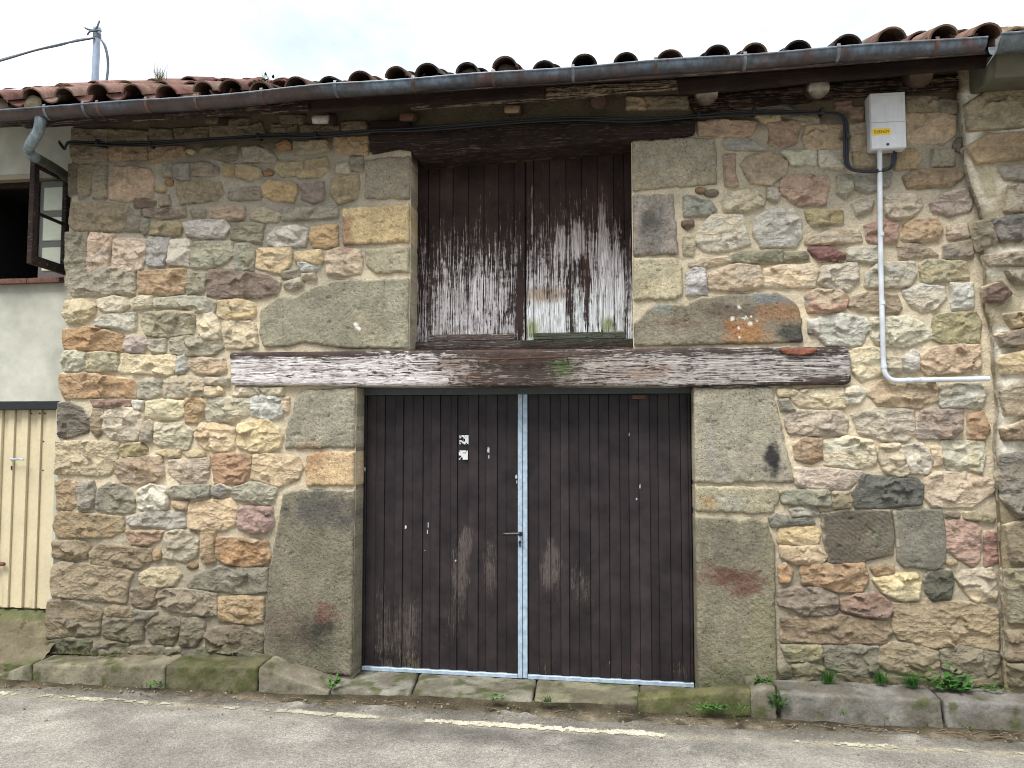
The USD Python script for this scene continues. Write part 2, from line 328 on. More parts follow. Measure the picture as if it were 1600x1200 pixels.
def road_tint(v):
    q = np.stack([v[:, 0], v[:, 1], 0 * v[:, 0]], 1)
    a, b = lin('c2bcb0', .55), lin('a8a298', .54)
    t = np.clip((fbm(q * 2.6, 5, 11) - .36) / .3, 0, 1)[:, None]
    c = a * t + b * (1 - t)
    w = np.exp(-((v[:, 0] + .55) / 1.5) ** 2) * np.clip(1 - np.abs(v[:, 1] + .72) / .32, 0, 1)     # darker patched strip in front of the door
    w = w * np.clip(.75 + (fbm(q * np.array([4, 7, 1]), 4, 6) - .5) * 3.2, 0, 1)
    c = c * (1 - .62 * w[:, None])
    yc = np.interp(v[:, 0], LINE_X, LINE_Y); lk = np.clip(1.25 - np.abs(v[:, 1] - yc) / .062, 0, 1) * np.clip((fbm(q * 12, 4, 13) - .28) / .25, 0, 1)
    lk = (lk * np.interp(v[:, 0], [-5.6, -4.6, -2.9, -2.2, -1.2, .4, .8, 1.2, 4], [.55, .55, .40, .25, .35, .35, .12, .45, .4]))[:, None]
    c = c * (1 - lk) + lin('ddd2ae', .72) * lk
    e = np.clip(1.1 - (-.30 - v[:, 1]) / .30, 0, 1) * np.clip((fbm(q * 4, 4, 21) - .2) / .3, 0, 1)
    return c * (1 - .75 * e[:, None]) + lin('5c5342', .45) * .75 * e[:, None]
tag(obj('road', gridsheet(xs, ys, lambda u, v: np.stack([u, v, road_z(u, v)], 1)), M['asphalt'], tint=road_tint, smooth=True), kind='structure')

# worn edge line: flakes of paint that are still there
def edge_line():
    s = .0125
    X, Y = np.meshgrid(np.arange(-5.6, 4.2, s), np.arange(-.85, -.38, s), indexing='ij')
    yc = np.interp(X, LINE_X, LINE_Y)
    q = np.stack([X, Y, 0 * X], -1)
    d = np.abs(Y - yc) / .058
    keep = np.interp(X, [-5.6, -4.4, -3.3, -2.6, -2.1, -1.75, -1.45, -1.2, .2, .45, .9, 1.15, 2.2, 4], [.50, .52, .44, .40, .57, .60, .20, .62, .66, .26, .16, .50, .42, .40])
    k = (fbm(q * 9, 4, 31) * .55 + fbm(q * 34, 3, 32) * .45 + (keep - .5) * .9 - .42 * np.clip(d - .35, 0, 2)) > .5
    k &= d < 1.35
    i, j = np.nonzero(k[:-1, :-1])
    n = X.shape[1]; a = i * n + j
    pts = np.stack([X.ravel(), Y.ravel(), road_z(X.ravel(), Y.ravel()) + .004], 1)
    pts[:, :2] += (np.stack([noise(pts * 120, 3), noise(pts * 120, 4)], 1) - .5) * s * .9
    m = trimesh.Trimesh(pts, np.vstack([np.stack([a, a + n, a + n + 1], 1), np.stack([a, a + n + 1, a + 1], 1)]), process=False); m.remove_unreferenced_vertices(); return m
tag(obj('edge_line', edge_line(), M['asphalt'], tint=lambda v: lin('e0dac2', .72) * (.72 + .28 * np.clip(1 - np.abs(v[:, 0] + .6) / 1.8, 0, 1))[:, None]), kind='structure')

# strip of dirt along the kerb
def strip_pos(u, v):
    w = .05 + .15 * fbm(np.stack([u * 1.3, 0 * u, 0 * u], 1), 4, 41) + .09 * (fbm(np.stack([u * 11, 0 * u, 0 * u], 1), 3, 43) - .35)
    y = -.19 - v * w * 1.3
    z = road_z(u, y) + .006 + .026 * (1 - v) ** 1.3 + .014 * (fbm(np.stack([u * 14, y * 14, 0 * u], 1), 3, 42) - .5) * (1 - v ** 4) - .012 * v ** 3
    return np.stack([u, y, z], 1)
tag(obj('dirt', gridsheet(np.arange(-8.5, 8.0, .02), np.linspace(0, 1, 12), strip_pos), M['dirt'], smooth=True,
        tint=lambda v: lin('6e6350', .5) + (lin('4c4638', .42) - lin('6e6350', .5)) * np.clip((fbm(v * 6, 4, 44) - .3) / .4, 0, 1)[:, None] + (lin('a0957e', .5) - lin('5c5342', .45)) * (np.clip((-.27 - v[:, 1]) / .10, 0, 1) * np.clip((fbm(v * 16, 3, 46) - .3) / .4, 0, 1))[:, None]), kind='stuff')

# ---------------------------------------------------------------- stones
STONES = """
V 90 180
7a6c58 115,110 420,120 410,205 120,205
7a6c58 430,120 740,130 735,195 425,200
74654f 760,110 950,125 940,195 770,195
6c5c4a 970,110 1250,100 1240,180 980,185
70604c 1260,40 1590,30 1590,170 1270,170
7c6a50 100,250 300,250 420,280 410,370 140,395 105,330
8a6848 420,255 735,250 735,360 430,365
8a6a48 755,265 1030,260 1055,330 1000,360 770,385
78694f 1190,275 1480,260 1470,360 1400,375 1260,335 1190,320
6f5c48 90,410 155,405 160,640 90,660
82755e 168,425 290,420 285,560 250,660 170,690
8a7d66 300,430 400,425 395,680 290,680
b8906c 460,430 620,430 760,450 800,520 790,620 760,680 640,690 570,710 430,690 440,560
8a8270 880,420 945,400 950,500 880,510
88827a 965,410 1090,400 1085,535 1000,530 950,480
8d7f68 1110,400 1230,390 1330,440 1330,490 1260,500 1120,495
a88850 1380,415 1470,410 1470,485 1385,500
a08458 1485,415 1600,420 1680,450 1690,500 1600,540 1490,500
9a8060 990,570 1190,545 1350,560 1365,640 1300,700 1150,720 1020,730 1000,650
8f8270 1430,620 1600,600 1700,610 1690,690 1500,700 1430,690
a08a70 845,680 920,670 930,740 850,750
7b5d4c 640,700 800,720 800,745 700,765 640,760
9a8462 110,730 400,730 580,760 570,850 550,960 350,965 130,950 90,900
877d6c 585,780 680,800 690,960 570,960 580,880
8d8674 700,860 750,870 755,960 715,990 690,950
9a8170 710,790 1050,775 1060,830 1000,845 860,850 720,830
90866f 1110,790 1220,790 1220,840 1120,835
b09070 1250,780 1330,760 1550,760 1555,820 1540,860 1360,870 1270,840
9a845a 780,900 1000,890 1030,930 1015,990 900,1000 770,985
b4aea8 1050,900 1170,880 1390,880 1430,940 1380,1010 1250,1020 1140,1005 1070,990
8b876e 1450,900 1620,900 1710,910 1690,1060 1600,1045 1440,1020
8a8470 65,980 240,980 245,1180 220,1290 65,1290
c4a89a 280,985 460,1000 440,1090 400,1290 250,1300 255,1180 260,1080
c9ab98 470,1040 540,1030 730,1040 740,1160 700,1230 690,1280 560,1300 460,1270
a2a0a0 760,1020 930,1020 910,1150 880,1250 750,1250 735,1170
bab6aa 930,1040 1090,1035 1105,1100 1080,1250 920,1240
a39d85 1120,1060 1270,1050 1440,1060 1460,1160 1380,1230 1270,1270 1110,1260 1100,1180
969284 1480,1080 1600,1070 1640,1130 1620,1290 1480,1290 1470,1180
V 370 180
6a5c48 360,0 560,0 550,70 370,75
6a5c48 290,80 500,80 490,160 280,160
6e604c 530,85 850,90 840,140 540,150
74644e 0,100 130,90 200,60 230,160 0,160
6c5c4a 870,60 1080,50 1090,130 880,140
90826c 40,270 180,260 300,320 330,380 60,380
7f7258 470,220 740,210 770,290 640,310 470,315
96744a 810,185 1090,180 1085,320 950,320 810,290
a8925f 330,390 540,390 560,440 500,490 370,505 320,450
a38a5c 570,380 740,350 760,440 700,505 500,510 560,450
a09a90 835,410 930,400 940,480 830,470
847a6c 945,350 1040,350 1040,460 950,450
bf954e 210,590 280,550 490,575 500,620 470,715 350,710 215,660
9a8278 540,590 590,555 710,555 715,690 640,720 540,690
a5905f 790,540 900,510 1000,500 1010,600 990,690 850,730 790,660
968e7a 1060,370 1200,340 1448,335 1448,700 1055,705 D
a0957c 110,790 220,770 370,830 330,880 210,885 115,860
97907b 380,780 470,770 640,775 820,765 835,840 700,850 380,865
c4aa7c 870,770 1448,725 1448,1065 870,1085 D
c2bdb4 250,1010 330,935 500,920 590,960 560,1080 440,1080 340,1095 260,1070
bb8c56 615,940 740,920 830,920 830,1080 740,1100 640,1095 605,1010
V 370 380
c8ae88 170,50 440,40 445,150 400,210 340,245 160,200
c0a878 490,80 690,60 710,140 680,175 560,150 490,140
b8bcbc 510,165 580,165 690,190 640,225 540,225
c4a88a 750,70 850,40 1010,60 1040,150 1020,240 900,265 760,250 740,160
a9a184 1060,40 1448,15 1448,250 1160,260 1070,190 D
a0937a 370,240 500,225 520,260 500,290 380,285
b5a68a 400,330 530,290 540,340 470,390 400,370
a89a80 540,260 640,255 650,290 550,300
8a6f62 -230,225 -50,225 100,250 260,280 350,330 330,410 160,450 -60,450 -250,430
96917a 200,540 340,450 480,440 650,350 840,295 1100,295 1380,285 1448,290 1448,885 900,880 560,835 400,870 210,870 180,750 180,620 D
V 90 400
c0a878 1340,380 1500,360 1630,400 1640,470 1600,510 1400,525 1330,490
d2b98c 1380,540 1600,540 1650,600 1660,740 1560,770 1400,760 1370,640
a3997f 75,100 300,95 640,110 630,310 400,320 130,330 60,240
c09060 670,130 1050,110 1060,190 1040,300 900,320 670,300
908d7a 1085,130 1230,150 1210,290 1080,320 1065,240
bfae84 65,380 200,360 300,410 290,480 200,555 80,550 50,480
c4b494 335,370 460,335 560,360 590,410 520,465 400,460 340,420
c8b894 600,370 700,335 775,340 775,420 620,440
a29e88 800,360 1020,340 1220,345 1320,380 1300,470 1150,460 1020,420 800,420
b9b4a0 310,540 420,490 640,480 640,600 600,620 490,590 320,580
a89a78 720,480 880,465 1130,470 1140,560 1120,640 950,665 800,665 740,650 690,560
c4b494 1160,490 1290,480 1330,530 1360,620 1340,700 1220,680 1170,640
b0804c 45,620 240,590 330,600 540,670 550,740 530,790 360,780 60,780 40,700
b09a92 560,690 620,660 720,680 745,740 700,800 590,795 545,770
a49c88 760,700 890,695 885,800 780,800 745,750
a3977c 940,690 1050,670 1190,680 1340,700 1370,760 1300,815 1100,825 950,810 930,740
beb69c 50,800 120,790 230,810 220,930 160,960 50,950 35,870
aa9d78 250,810 380,800 490,820 500,900 480,950 350,955 240,960
d0b88a 530,820 660,830 980,830 985,930 940,985 700,975 510,965 500,940 540,890
a8aaa2 995,840 1060,830 1075,930 1040,970 990,970
b09a80 1090,850 1200,850 1380,860 1400,960 1300,985 1140,970 1080,910
b08450 20,990 230,980 620,1040 650,1080 640,1180 450,1165 60,1185 15,1080
a8a088 670,1050 720,1025 850,1030 855,1150 760,1185 665,1180
a89c84 880,1050 940,1010 1090,1000 1220,1030 1220,1160 1110,1170 880,1180
a39984 1230,1020 1430,1020 1420,1075 1230,1060
V 300 600
c4b090 110,30 230,25 260,60 180,100 110,95
ccb894 370,30 555,25 555,80 430,95 340,95
c4b494 570,40 760,30 750,85 620,90
a9a58e 100,200 140,120 320,120 480,130 485,240 330,310 120,310
c4c6c8 490,120 560,95 740,110 745,250 690,285 590,285 490,250
d0b890 750,120 800,115 790,220 750,210
d0b07c 20,420 70,335 220,325 350,370 350,540 260,560 100,540
ccae74 385,340 620,300 720,380 750,440 720,530 580,565 480,550 380,520
99947f 860,90 960,40 1368,20 1368,540 760,550 770,380 830,200 D
b4844f 150,590 260,580 490,600 480,720 430,815 190,830 170,720
d0ae7c 510,600 600,575 880,620 920,700 880,790 720,850 490,790
c4a87c 940,600 1040,560 1366,555 1366,855 950,860 930,720 D
9b9682 340,870 480,825 560,830 700,870 680,960 620,1005 330,950
83807a 165,870 240,835 325,880 250,945 170,920
b88a80 380,1050 440,1020 660,1030 670,1170 610,1240 480,1240 380,1200
V 70 610
72685c 110,110 200,105 330,170 370,240 350,340 200,390 110,380 105,240
966f62 385,85 720,80 710,135 400,135
c8c4ba 730,90 815,95 800,150 750,155
9a7e60 400,155 470,150 475,330 430,385 385,330
c4b49c 500,180 620,140 760,160 815,230 790,350 740,410 640,415 540,395 490,320
cfbd92 840,100 980,75 1150,90 1160,190 1080,240 900,230 840,220
ac8c5c 1170,70 1280,65 1345,110 1310,200 1270,265 1170,265
948c7e 800,300 870,250 890,300 880,420 800,420
c0ae92 920,280 1120,270 1235,340 1190,490 1000,480 910,430
bfa67c 90,430 380,430 605,430 590,580 540,690 440,710 280,695 85,690
9a8a58 620,480 680,450 800,445 840,490 800,545 660,555 620,520
b8a074 930,520 1010,490 1130,500 1110,550 1030,550
b8a070 1150,515 1290,500 1330,540 1200,555
a88c78 600,590 680,560 960,550 980,700 920,750 780,775 650,760 590,680
bca28c 1030,590 1340,570 1365,620 1340,750 1140,780 1030,680
b08c5c 95,760 180,740 260,790 260,950 200,990 95,985
948a7a 275,790 390,770 415,870 390,980 280,990
8f8470 430,830 530,770 690,810 740,900 730,1015 540,1020 420,990
cdcabd 780,830 880,780 1000,820 1025,900 1010,985 880,1005 780,980 765,900
8e8b7c 1010,840 1060,800 1370,790 1370,880 1200,895 1060,890
977e5c 90,1040 130,1015 540,1050 650,1060 650,1160 540,1220 100,1220 70,1130
b0a498 680,1060 870,1010 1150,1015 1160,1140 1040,1155 900,1130 700,1120
b89464 1065,930 1195,930 1170,990 1080,980
d2b07c 1200,950 1350,920 1560,905 1595,980 1580,1110 1500,1160 1330,1170 1210,1150 1190,1050
V 60 825
b98a64 730,30 1030,30 1000,100 910,140 770,130
b4a684 1050,60 1130,20 1290,30 1330,100 1310,240 1220,275 1050,250 1030,170
a8845a 1360,40 1460,35 1460,270 1380,290 1355,250
b0804c 1485,90 1610,80 1900,120 1930,230 1900,290 1700,320 1570,290 1485,250
8f7c5f 110,120 380,115 420,160 390,250 240,265 110,235
9a8058 420,210 500,140 620,150 800,170 930,180 940,270 830,330 580,325 440,290
a88860 960,200 1020,160 1010,250 965,270
a48c64 110,330 180,290 680,330 780,380 740,460 720,620 540,610 110,560 95,440
b8a878 840,390 930,340 1130,335 1180,390 1120,480 900,490 840,440
8a8370 1240,480 1300,400 1500,330 1900,340 1890,530 1700,550 1500,520 1260,500
857560 770,520 870,490 970,510 960,640 880,670 780,630
988566 980,570 1050,515 1300,520 1480,560 1480,720 1400,730 1090,690 1010,640
b48f5a 1500,590 1700,570 1870,590 1860,780 1780,800 1500,770
85755e 75,620 230,600 520,700 490,890 300,900 70,920 60,780
94805c 550,680 620,655 780,680 780,740 580,735
7f7a72 800,690 980,700 900,755 810,755
857762 540,750 870,760 860,930 740,945 540,900
84735c 890,830 960,745 1170,760 1180,830 1110,970 940,955
7f7260 1200,760 1380,760 1370,880 1300,990 1180,970
8a745a 1395,880 1460,840 1700,810 1860,880 1860,1045 1680,1055 1395,1030
66604f 60,950 300,920 430,950 420,1060 50,1060
7a745e 440,1020 520,950 740,970 760,1050 640,1080 440,1060
736c58 690,1050 760,1000 1030,990 1050,1080 700,1085
6a6350 1060,1010 1600,1010 1600,1075 1070,1080
6a6350 1620,1010 1860,1060 1860,1090 1620,1080
V 0 0
807b67 440,770 460,763 556,764 553,1058 500,1055 411,1035 413,960 420,880 434,810 D
9c9784 1085,604 1210,603 1216,637 1226,678 1238,728 1242,755 1137,757 1086,756 D
a69c80 1086,759 1160,758 1218,761 1220,777 1212,802 1175,805 1086,800 D
868069 1087,806 1180,808 1200,815 1212,850 1216,1080 1150,1086 1087,1082 D
V 980 140
a08260 0,60 130,70 150,150 0,155
7a6a58 155,60 500,55 510,150 180,150
75644f 780,40 1300,30 1380,90 1000,150 780,90
6f6052 600,160 1000,140 1300,120 1390,170 700,200
94755c 590,270 780,250 1060,270 1050,360 960,395 800,380 600,370
8a7a58 1080,215 1270,205 1280,250 1150,265
96705a 1180,280 1420,260 1440,310 1400,440 1270,480 1190,440 1200,380
7a7058 1290,210 1590,205 1600,280 1440,290 1420,250
968e7c 42,410 560,385 750,400 755,790 300,825 42,850 D
8a8785 800,440 850,405 1000,410 1130,490 830,490
a2816a 810,545 890,540 890,690 920,790 830,795
a08a70 950,620 1000,560 1180,520 1330,600 1330,680 1200,790 1040,770
8f9088 480,890 580,880 690,930 740,1000 680,1040 480,1050
b0a68c 800,920 860,860 1060,830 1140,900 1130,960 1000,1010 810,1000
a09c94 1180,820 1240,825 1270,880 1240,930 1180,900
948d82 42,870 390,860 410,1000 430,1360 430,1380 42,1390 D
7a5a48 465,1100 545,1095 545,1130 500,1160 465,1130
V 980 340
b8b2a0 600,100 700,-20 960,-20 1000,150 1020,220 760,280 640,265 580,200
b2b0a6 1080,10 1190,-60 1380,-70 1440,20 1450,150 1400,230 1120,240 1060,120
b0a080 480,160 520,140 560,230 540,310 480,300
b0a68a 42,330 410,325 470,420 470,650 410,690 42,695 D
b4a28c 520,380 600,350 840,330 850,365 640,405 520,400
8a8464 870,310 960,290 1290,275 1290,370 1150,370 1100,365 860,360
857c62 1320,300 1490,290 1510,340 1320,360
b8b2b8 500,480 560,420 640,430 660,630 500,640
b39f88 690,470 900,390 1100,410 1130,560 1000,600 850,600 680,580
c8b48e 1150,430 1280,400 1530,390 1590,450 1560,570 1300,575 1150,570
827c6a 55,930 100,880 150,770 240,715 480,720 620,650 1040,620 1250,615 1390,690 1460,790 1470,1040 1200,1055 55,1075 D
V 1250 120
7a5648 430,260 530,250 520,340 430,340
745248 300,210 430,200 430,275 300,260
9a8060 60,410 360,400 360,590 60,600 30,500
94805f 420,400 545,385 560,620 430,620
7f6c52 890,160 1150,170 1150,280 890,290
6c6250 1160,190 1310,200 1310,290 1180,290
a08464 890,310 1200,300 1300,330 1290,470 1190,550 890,540
94805c 450,640 640,630 640,740 470,750
98784f 800,620 960,600 1010,680 960,750 800,760
848070 1110,610 1280,610 1290,730 1110,740
a8826c -70,820 70,810 150,840 220,830 235,880 210,1060 0,1070 -160,960 -150,870
96764f 870,830 960,780 1300,765 1370,820 1260,900 900,920
8f897a 320,830 430,820 440,930 380,1000 320,960
8a8680 450,850 500,800 760,800 740,900 640,930 580,950 460,920
b0a690 440,1060 500,1020 610,1030 590,1100 480,1140
b0a08c 720,1000 850,980 990,990 1020,1070 940,1150 780,1190 720,1130
a48e84 1100,1060 1200,970 1380,940 1440,1010 1420,1110 1250,1150 1110,1110
b0a890 -150,620 130,610 130,720 -60,730
b0a890 160,620 350,610 360,760 170,740
V 1240 340
9a8a58 110,-60 400,-60 410,40 160,60 120,20
b09a84 120,170 320,110 540,100 570,190 430,210 110,215
b88274 600,70 720,20 870,40 860,190 730,215 620,190
b0906a 930,70 1020,10 1200,0 1240,100 1200,180 1050,195 910,170
b89c84 1300,70 1440,60 1460,150 1300,170
855050 140,260 280,250 420,310 410,350 210,355
b2ab98 460,260 700,240 710,370 640,370 460,345
a08a70 880,240 1030,220 1130,260 1200,310 1040,325 890,340
8b8378 1260,240 1310,220 1480,195 1490,330 1400,340 1260,330
b8a898 250,410 530,375 540,530 460,600 340,600 210,540
aaa498 610,480 700,390 1000,370 1020,470 960,560 800,580 610,570
a89a74 1060,400 1100,360 1440,370 1460,500 1300,510 1080,530
b8866c 110,650 200,600 390,610 450,660 430,750 280,780 130,780
a88f70 470,680 620,620 860,640 900,740 880,790 760,790 600,770 470,740
b4b0ac 920,610 1060,560 1260,580 1270,660 1180,760 1060,780 970,720
b6b4ae 1320,550 1490,550 1500,740 1330,760
b8b4ac 130,860 210,850 210,960 140,960
bbb8ae 220,830 400,805 610,840 630,920 560,1060 300,1060 220,1000
c4bca0 650,850 960,820 1150,940 1160,1000 920,1075 720,1060 650,980
9a8e60 1180,810 1520,790 1560,860 1550,1040 1260,1045 1165,1010
V 1300 540
c4b898 140,60 220,20 410,20 420,230 240,290 180,220
b4a890 450,80 570,100 580,200 470,250 440,230
b4b2b0 600,110 680,40 720,60 720,190 650,215 600,180
c09c78 740,100 830,30 960,0 1230,0 1230,180 1050,225 800,235 740,180
b49670 300,400 420,290 860,310 880,450 740,510 400,500
a8aaa2 910,330 1230,320 1270,420 1240,510 920,510 900,450
b4a492 170,580 420,520 680,540 690,740 620,790 450,790 230,720
96847c 710,590 770,540 1090,530 1080,700 1000,770 720,770
a87c58 1140,590 1260,550 1310,700 1270,780 1150,780
c8b090 410,830 560,820 590,900 640,1060 560,1090 440,1040 400,960
c4bea8 590,840 750,820 840,960 800,1060 660,1060 600,900
c8a888 845,850 910,850 920,990 850,1000
bcb49c 920,800 1260,805 1270,930 1240,1050 980,1040 940,950
V 1070 590
c4b080 780,100 880,90 940,120 900,150 790,150
c0b088 890,130 1000,100 1330,90 1340,240 1150,265 950,230 900,190
8c857a 790,190 860,185 920,270 810,270
c4c2ba 1345,90 1450,80 1510,120 1450,210 1345,220
b49e8c 850,330 910,280 1300,280 1360,360 1340,470 1050,475 880,460 850,400
a08462 920,560 1000,500 1130,510 1140,680 1060,710 930,680
c8c2a8 1170,530 1350,495 1560,530 1600,640 1590,730 1430,755 1170,720
c0a694 920,760 1200,760 1420,780 1480,790 1440,870 1330,930 1120,925 930,890
8d8c78 805,960 930,945 1190,940 1225,1060 1180,1070 990,1060 820,1040
a89468 1240,960 1370,960 1395,1040 1370,1080 1240,1080
V 1300 740
5e5e5c 170,150 260,20 500,25 720,60 765,100 750,250 450,285 200,280
c8aa8c 780,50 860,0 1200,-10 1340,60 1350,140 1230,230 1160,275 840,275 790,200
bc8c7c 945,430 1010,390 1180,410 1245,460 1230,720 1170,770 1040,700 950,620
a87060 1285,490 1360,490 1380,740 1280,770
b8aa90 1040,870 1100,820 1330,790 1370,900 1370,1050 1200,1075 1120,990
80705c 960,330 1060,325 1060,360 960,360
94845f 1110,330 1200,325 1360,370 1340,400 1120,375
V 1190 750
a09c8c 240,250 300,220 460,230 480,290 270,300
7c7c70 65,320 130,295 260,340 400,310 440,360 280,375 90,385
c4a878 155,410 280,395 440,400 490,440 470,530 380,545 150,525
c0a07a 160,555 340,555 470,555 540,640 500,690 290,690 170,640
6d6455 510,290 700,265 1060,270 1085,400 1085,610 880,660 700,690 570,680 540,500 F
7d7b6c 1120,270 1490,260 1520,400 1520,680 1440,730 1200,710 1150,660 1140,450 F
b8864c 150,740 200,700 250,760 230,850 160,850
ac8456 330,710 850,700 890,830 830,930 650,930 500,880 350,860
b08450 920,740 980,720 1100,730 1100,780 960,800
d0bc88 940,830 1100,800 1280,780 1330,830 1300,990 1180,1000 1020,940
5f5f50 1370,800 1420,760 1580,760 1600,850 1570,990 1420,1000 1370,920
90806c 150,940 240,900 480,900 630,980 640,1060 590,1120 340,1125 230,1060 150,1040
987468 660,1010 800,960 960,945 1050,1010 1090,1090 1050,1145 850,1130 680,1080
V 1190 900
9c7e5a 180,360 700,335 800,360 1060,390 1080,480 1040,555 700,560 170,545
8f8a62 180,590 360,570 500,590 510,670 420,710 230,710
84796a 520,590 730,575 970,600 970,760 910,850 780,830 540,760
928060 980,620 1070,560 1300,570 1470,640 1480,830 1420,850 1060,790 980,740
8a7f60 260,750 420,720 520,770 520,870 300,880
70604e 150,780 240,760 260,830 160,860
6a604c 640,820 900,870 1100,850 1400,870 1380,940 640,890
V 1340 900 6.154
a48a64 350,270 640,270 680,235 700,260 960,250 1200,280 1350,330 1350,710 1130,700 980,640 760,690 590,650 400,600 350,500
857a62 800,720 980,670 1350,760 1360,820 1280,1010 1070,990 820,880
7c7258 1080,1010 1350,960 1400,1040 1100,1060
N 0 0
8a7a5c 1508,166 1560,132 1740,120 1740,178 1600,196 1512,204
937550 1508,232 1545,212 1620,207 1740,207 1740,230 1560,250 1525,255
8b8680 1560,264 1620,257 1740,262 1740,285 1570,280
74706c 1545,345 1600,335 1740,335 1740,375 1560,375
857860 1522,350 1544,345 1556,380 1532,388
a09078 1540,400 1600,394 1740,394 1740,410 1546,415
7e5e50 1540,450 1562,442 1577,460 1562,475 1542,470
a8926c 1570,492 1640,485 1740,485 1740,505 1580,510
86705c 1556,525 1600,515 1740,515 1740,540 1565,540
b8a068 1560,558 1600,550 1740,550 1740,578 1565,582
9a8a74 1562,612 1600,595 1740,590 1740,645 1570,648
8f7458 1565,672 1600,658 1740,658 1740,685 1570,686
7a7870 1562,714 1600,707 1740,705 1740,800 1590,806 1566,780
8f7e5c 1568,822 1600,814 1740,812 1740,873 1580,878
8a8062 1570,892 1620,887 1740,885 1740,968 1577,972
927a5e 1573,987 1740,982 1740,1028 1574,1030
7a705a 1576,1038 1740,1036 1740,1068 1578,1070
a09480 1575,292 1625,288 1740,290 1740,325 1570,330
9c8a70 1572,425 1740,420 1740,438 1585,442
"""
items, off, sc_ = [], (0, 0), 5.3333
for ln_ in STONES.strip().splitlines():
    w = ln_.split()
    if w[0] in 'VN':
        off = (float(w[1]), float(w[2])); who = w[0]
        sc_ = float(w[3]) if len(w) > 3 else (1.0 if off == (0.0, 0.0) else 16 / 3)
        continue
    flag = w[-1] if w[-1] in 'DF' else ''
    pts = [tuple(map(float, q.split(','))) for q in w[1:len(w) - bool(flag)]]
    items.append((who, w[0], flag, [(off[0] + a / sc_, off[1] + b / sc_) for a, b in pts]))

GX0, GX1, GZ1 = -1.985, .520, 2.19      # garage opening
HX0, HX1, HZ0, HZ1 = -1.572, .102, 2.44, 3.98   # hatch opening
# marks with a shape of their own: pixel centre, radii, colour, strength
STAINS = [(1165, 522, 36, 18, 'b07c42', .95), (1150, 510, 18, 14, 'b0743a', .8), (1218, 488, 40, 17, 'a4764a', .85), (1242, 524, 24, 18, '4a4a44', .85), (1210, 466, 46, 9, '868e92', .7), (1060, 506, 56, 7, '846a58', .7),
          (1130, 486, 60, 12, '6c5a4c', .7), (1030, 480, 22, 10, '8b948e', .6), (1208, 716, 15, 24, '2e2c30', .95), (1210, 735, 7, 20, '2e2c30', .6), (1116, 658, 8, 3, '55524c', .7), (1130, 735, 14, 12, '8a867c', .5),
          (1138, 902, 52, 15, '75503f', .95), (1168, 918, 30, 13, '75503f', .9), (1140, 850, 50, 30, '6c685c', .5), (1105, 892, 22, 16, '80604e', .5), (1110, 704, 9, 40, '9c9890', .4), (492, 988, 32, 28, '3a3a30', .9), (506, 962, 22, 18, '7c5442', .75), (470, 1020, 60, 30, '6c6450', .4),
          (450, 985, 38, 36, '6f5a4c', .5), (500, 800, 62, 34, '5c5a54', .75), (1020, 358, 22, 40, '66625e', .65), (1014, 345, 14, 16, '4c4846', .5), (541, 362, 10, 24, '96543e', .6), (540, 385, 12, 12, '8a4a38', .5),
          (492, 712, 22, 34, 'b47a44', .55), (1105, 782, 16, 10, 'b08a50', .7), (1140, 785, 26, 14, 'b9b8a4', .5), (1195, 1000, 26, 70, '8c8656', .35), (1130, 1060, 50, 22, '6f7048', .4),
          (1322, 812, 32, 60, '5f564a', .4), (1380, 840, 26, 20, '7e7c66', .6), (1290, 463, 22, 14, 'c4b08c', .75), (1520, 720, 6, 40, 'b89a58', .4), (620, 480, 16, 70, 'b2ac90', .35), (575, 510, 40, 20, 'a08c6c', .3),
          (1104, 1000, 10, 60, '6c6850', .3), (560, 965, 12, 60, '8a8260', .3), (1375, 838, 4, 3, '4a4a40', .6), (690, 5, 1, 1, '000000', 0)]
SPECKS = [(1144, 498, 3.2), (1172, 506, 2.8), (1155, 480, 2.2), (1162, 498, 2.2), (1166, 497, 1.6), (1154, 512, 1.6), (1182, 501, 1.4), (1155, 527, 1.3), (1173, 495, 1.2), (556, 507, 3.0), (559, 511, 3.0), (562, 514, 2.6)]

MORT_A, MORT_B, MORT_C = lin('dccdb0', .92), lin('aaa291', .78), lin('9a917f', .66)
def mortar_colour(v):
    q = np.stack([v[:, 0], v[:, 2], 0 * v[:, 0]], 1); z = v[:, 2]
    t = np.clip((fbm(q * 2.1, 4, 51) - .36) / .26, 0, 1)
    left = np.clip((-1.6 - v[:, 0]) / .6, 0, 1) * np.clip((z - 2.75) / .6, 0, 1)      # the grey repointing at the upper left
    right = np.clip((v[:, 0] - .6) / .4, 0, 1) * np.clip((z - 3.0) / .5, 0, 1)
    low = np.clip((1.45 - z) / .7, 0, 1)
    g = np.clip(.25 * (1 - t) + .75 * np.maximum(left, right * .8) + .1, 0, 1)[:, None]
    c = MORT_A * (1 - g) + MORT_B * g
    w = (low * (.55 + .4 * t))[:, None]
    c = c * (1 - w) + MORT_C * w
    e = np.clip((z - 3.98 + .12 * (fbm(q * 5, 3, 55) - .5)) / .10, 0, 1)[:, None]     # grey-brown mortar at the top, eave shade painted into its colour
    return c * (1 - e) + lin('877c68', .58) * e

def stain(px, py, c, q):
    for a, b, rx, ry, h, s in STAINS:
        if s == 0: continue
        d = np.sqrt(((px - a) / rx) ** 2 + ((py - b) / ry) ** 2) + (fbm(q * 13, 4, int(a)) - .5) * 1.9 + (fbm(q * 60, 2, int(b)) - .5) * .8
        k = (np.clip((1.2 - d) / .65, 0, 1) * s)[:, None]
        if k.max() > 0: hc = lin(h, .80); c = c * (1 - k) + (hc * .75 + hc.mean() * .25) * k
    for a, b, r in SPECKS:
        k = np.clip(r + .8 - np.hypot(px - a, py - b), 0, 1)[:, None]; c = c * (1 - k) + lin('eeeade', .85) * k
    return c

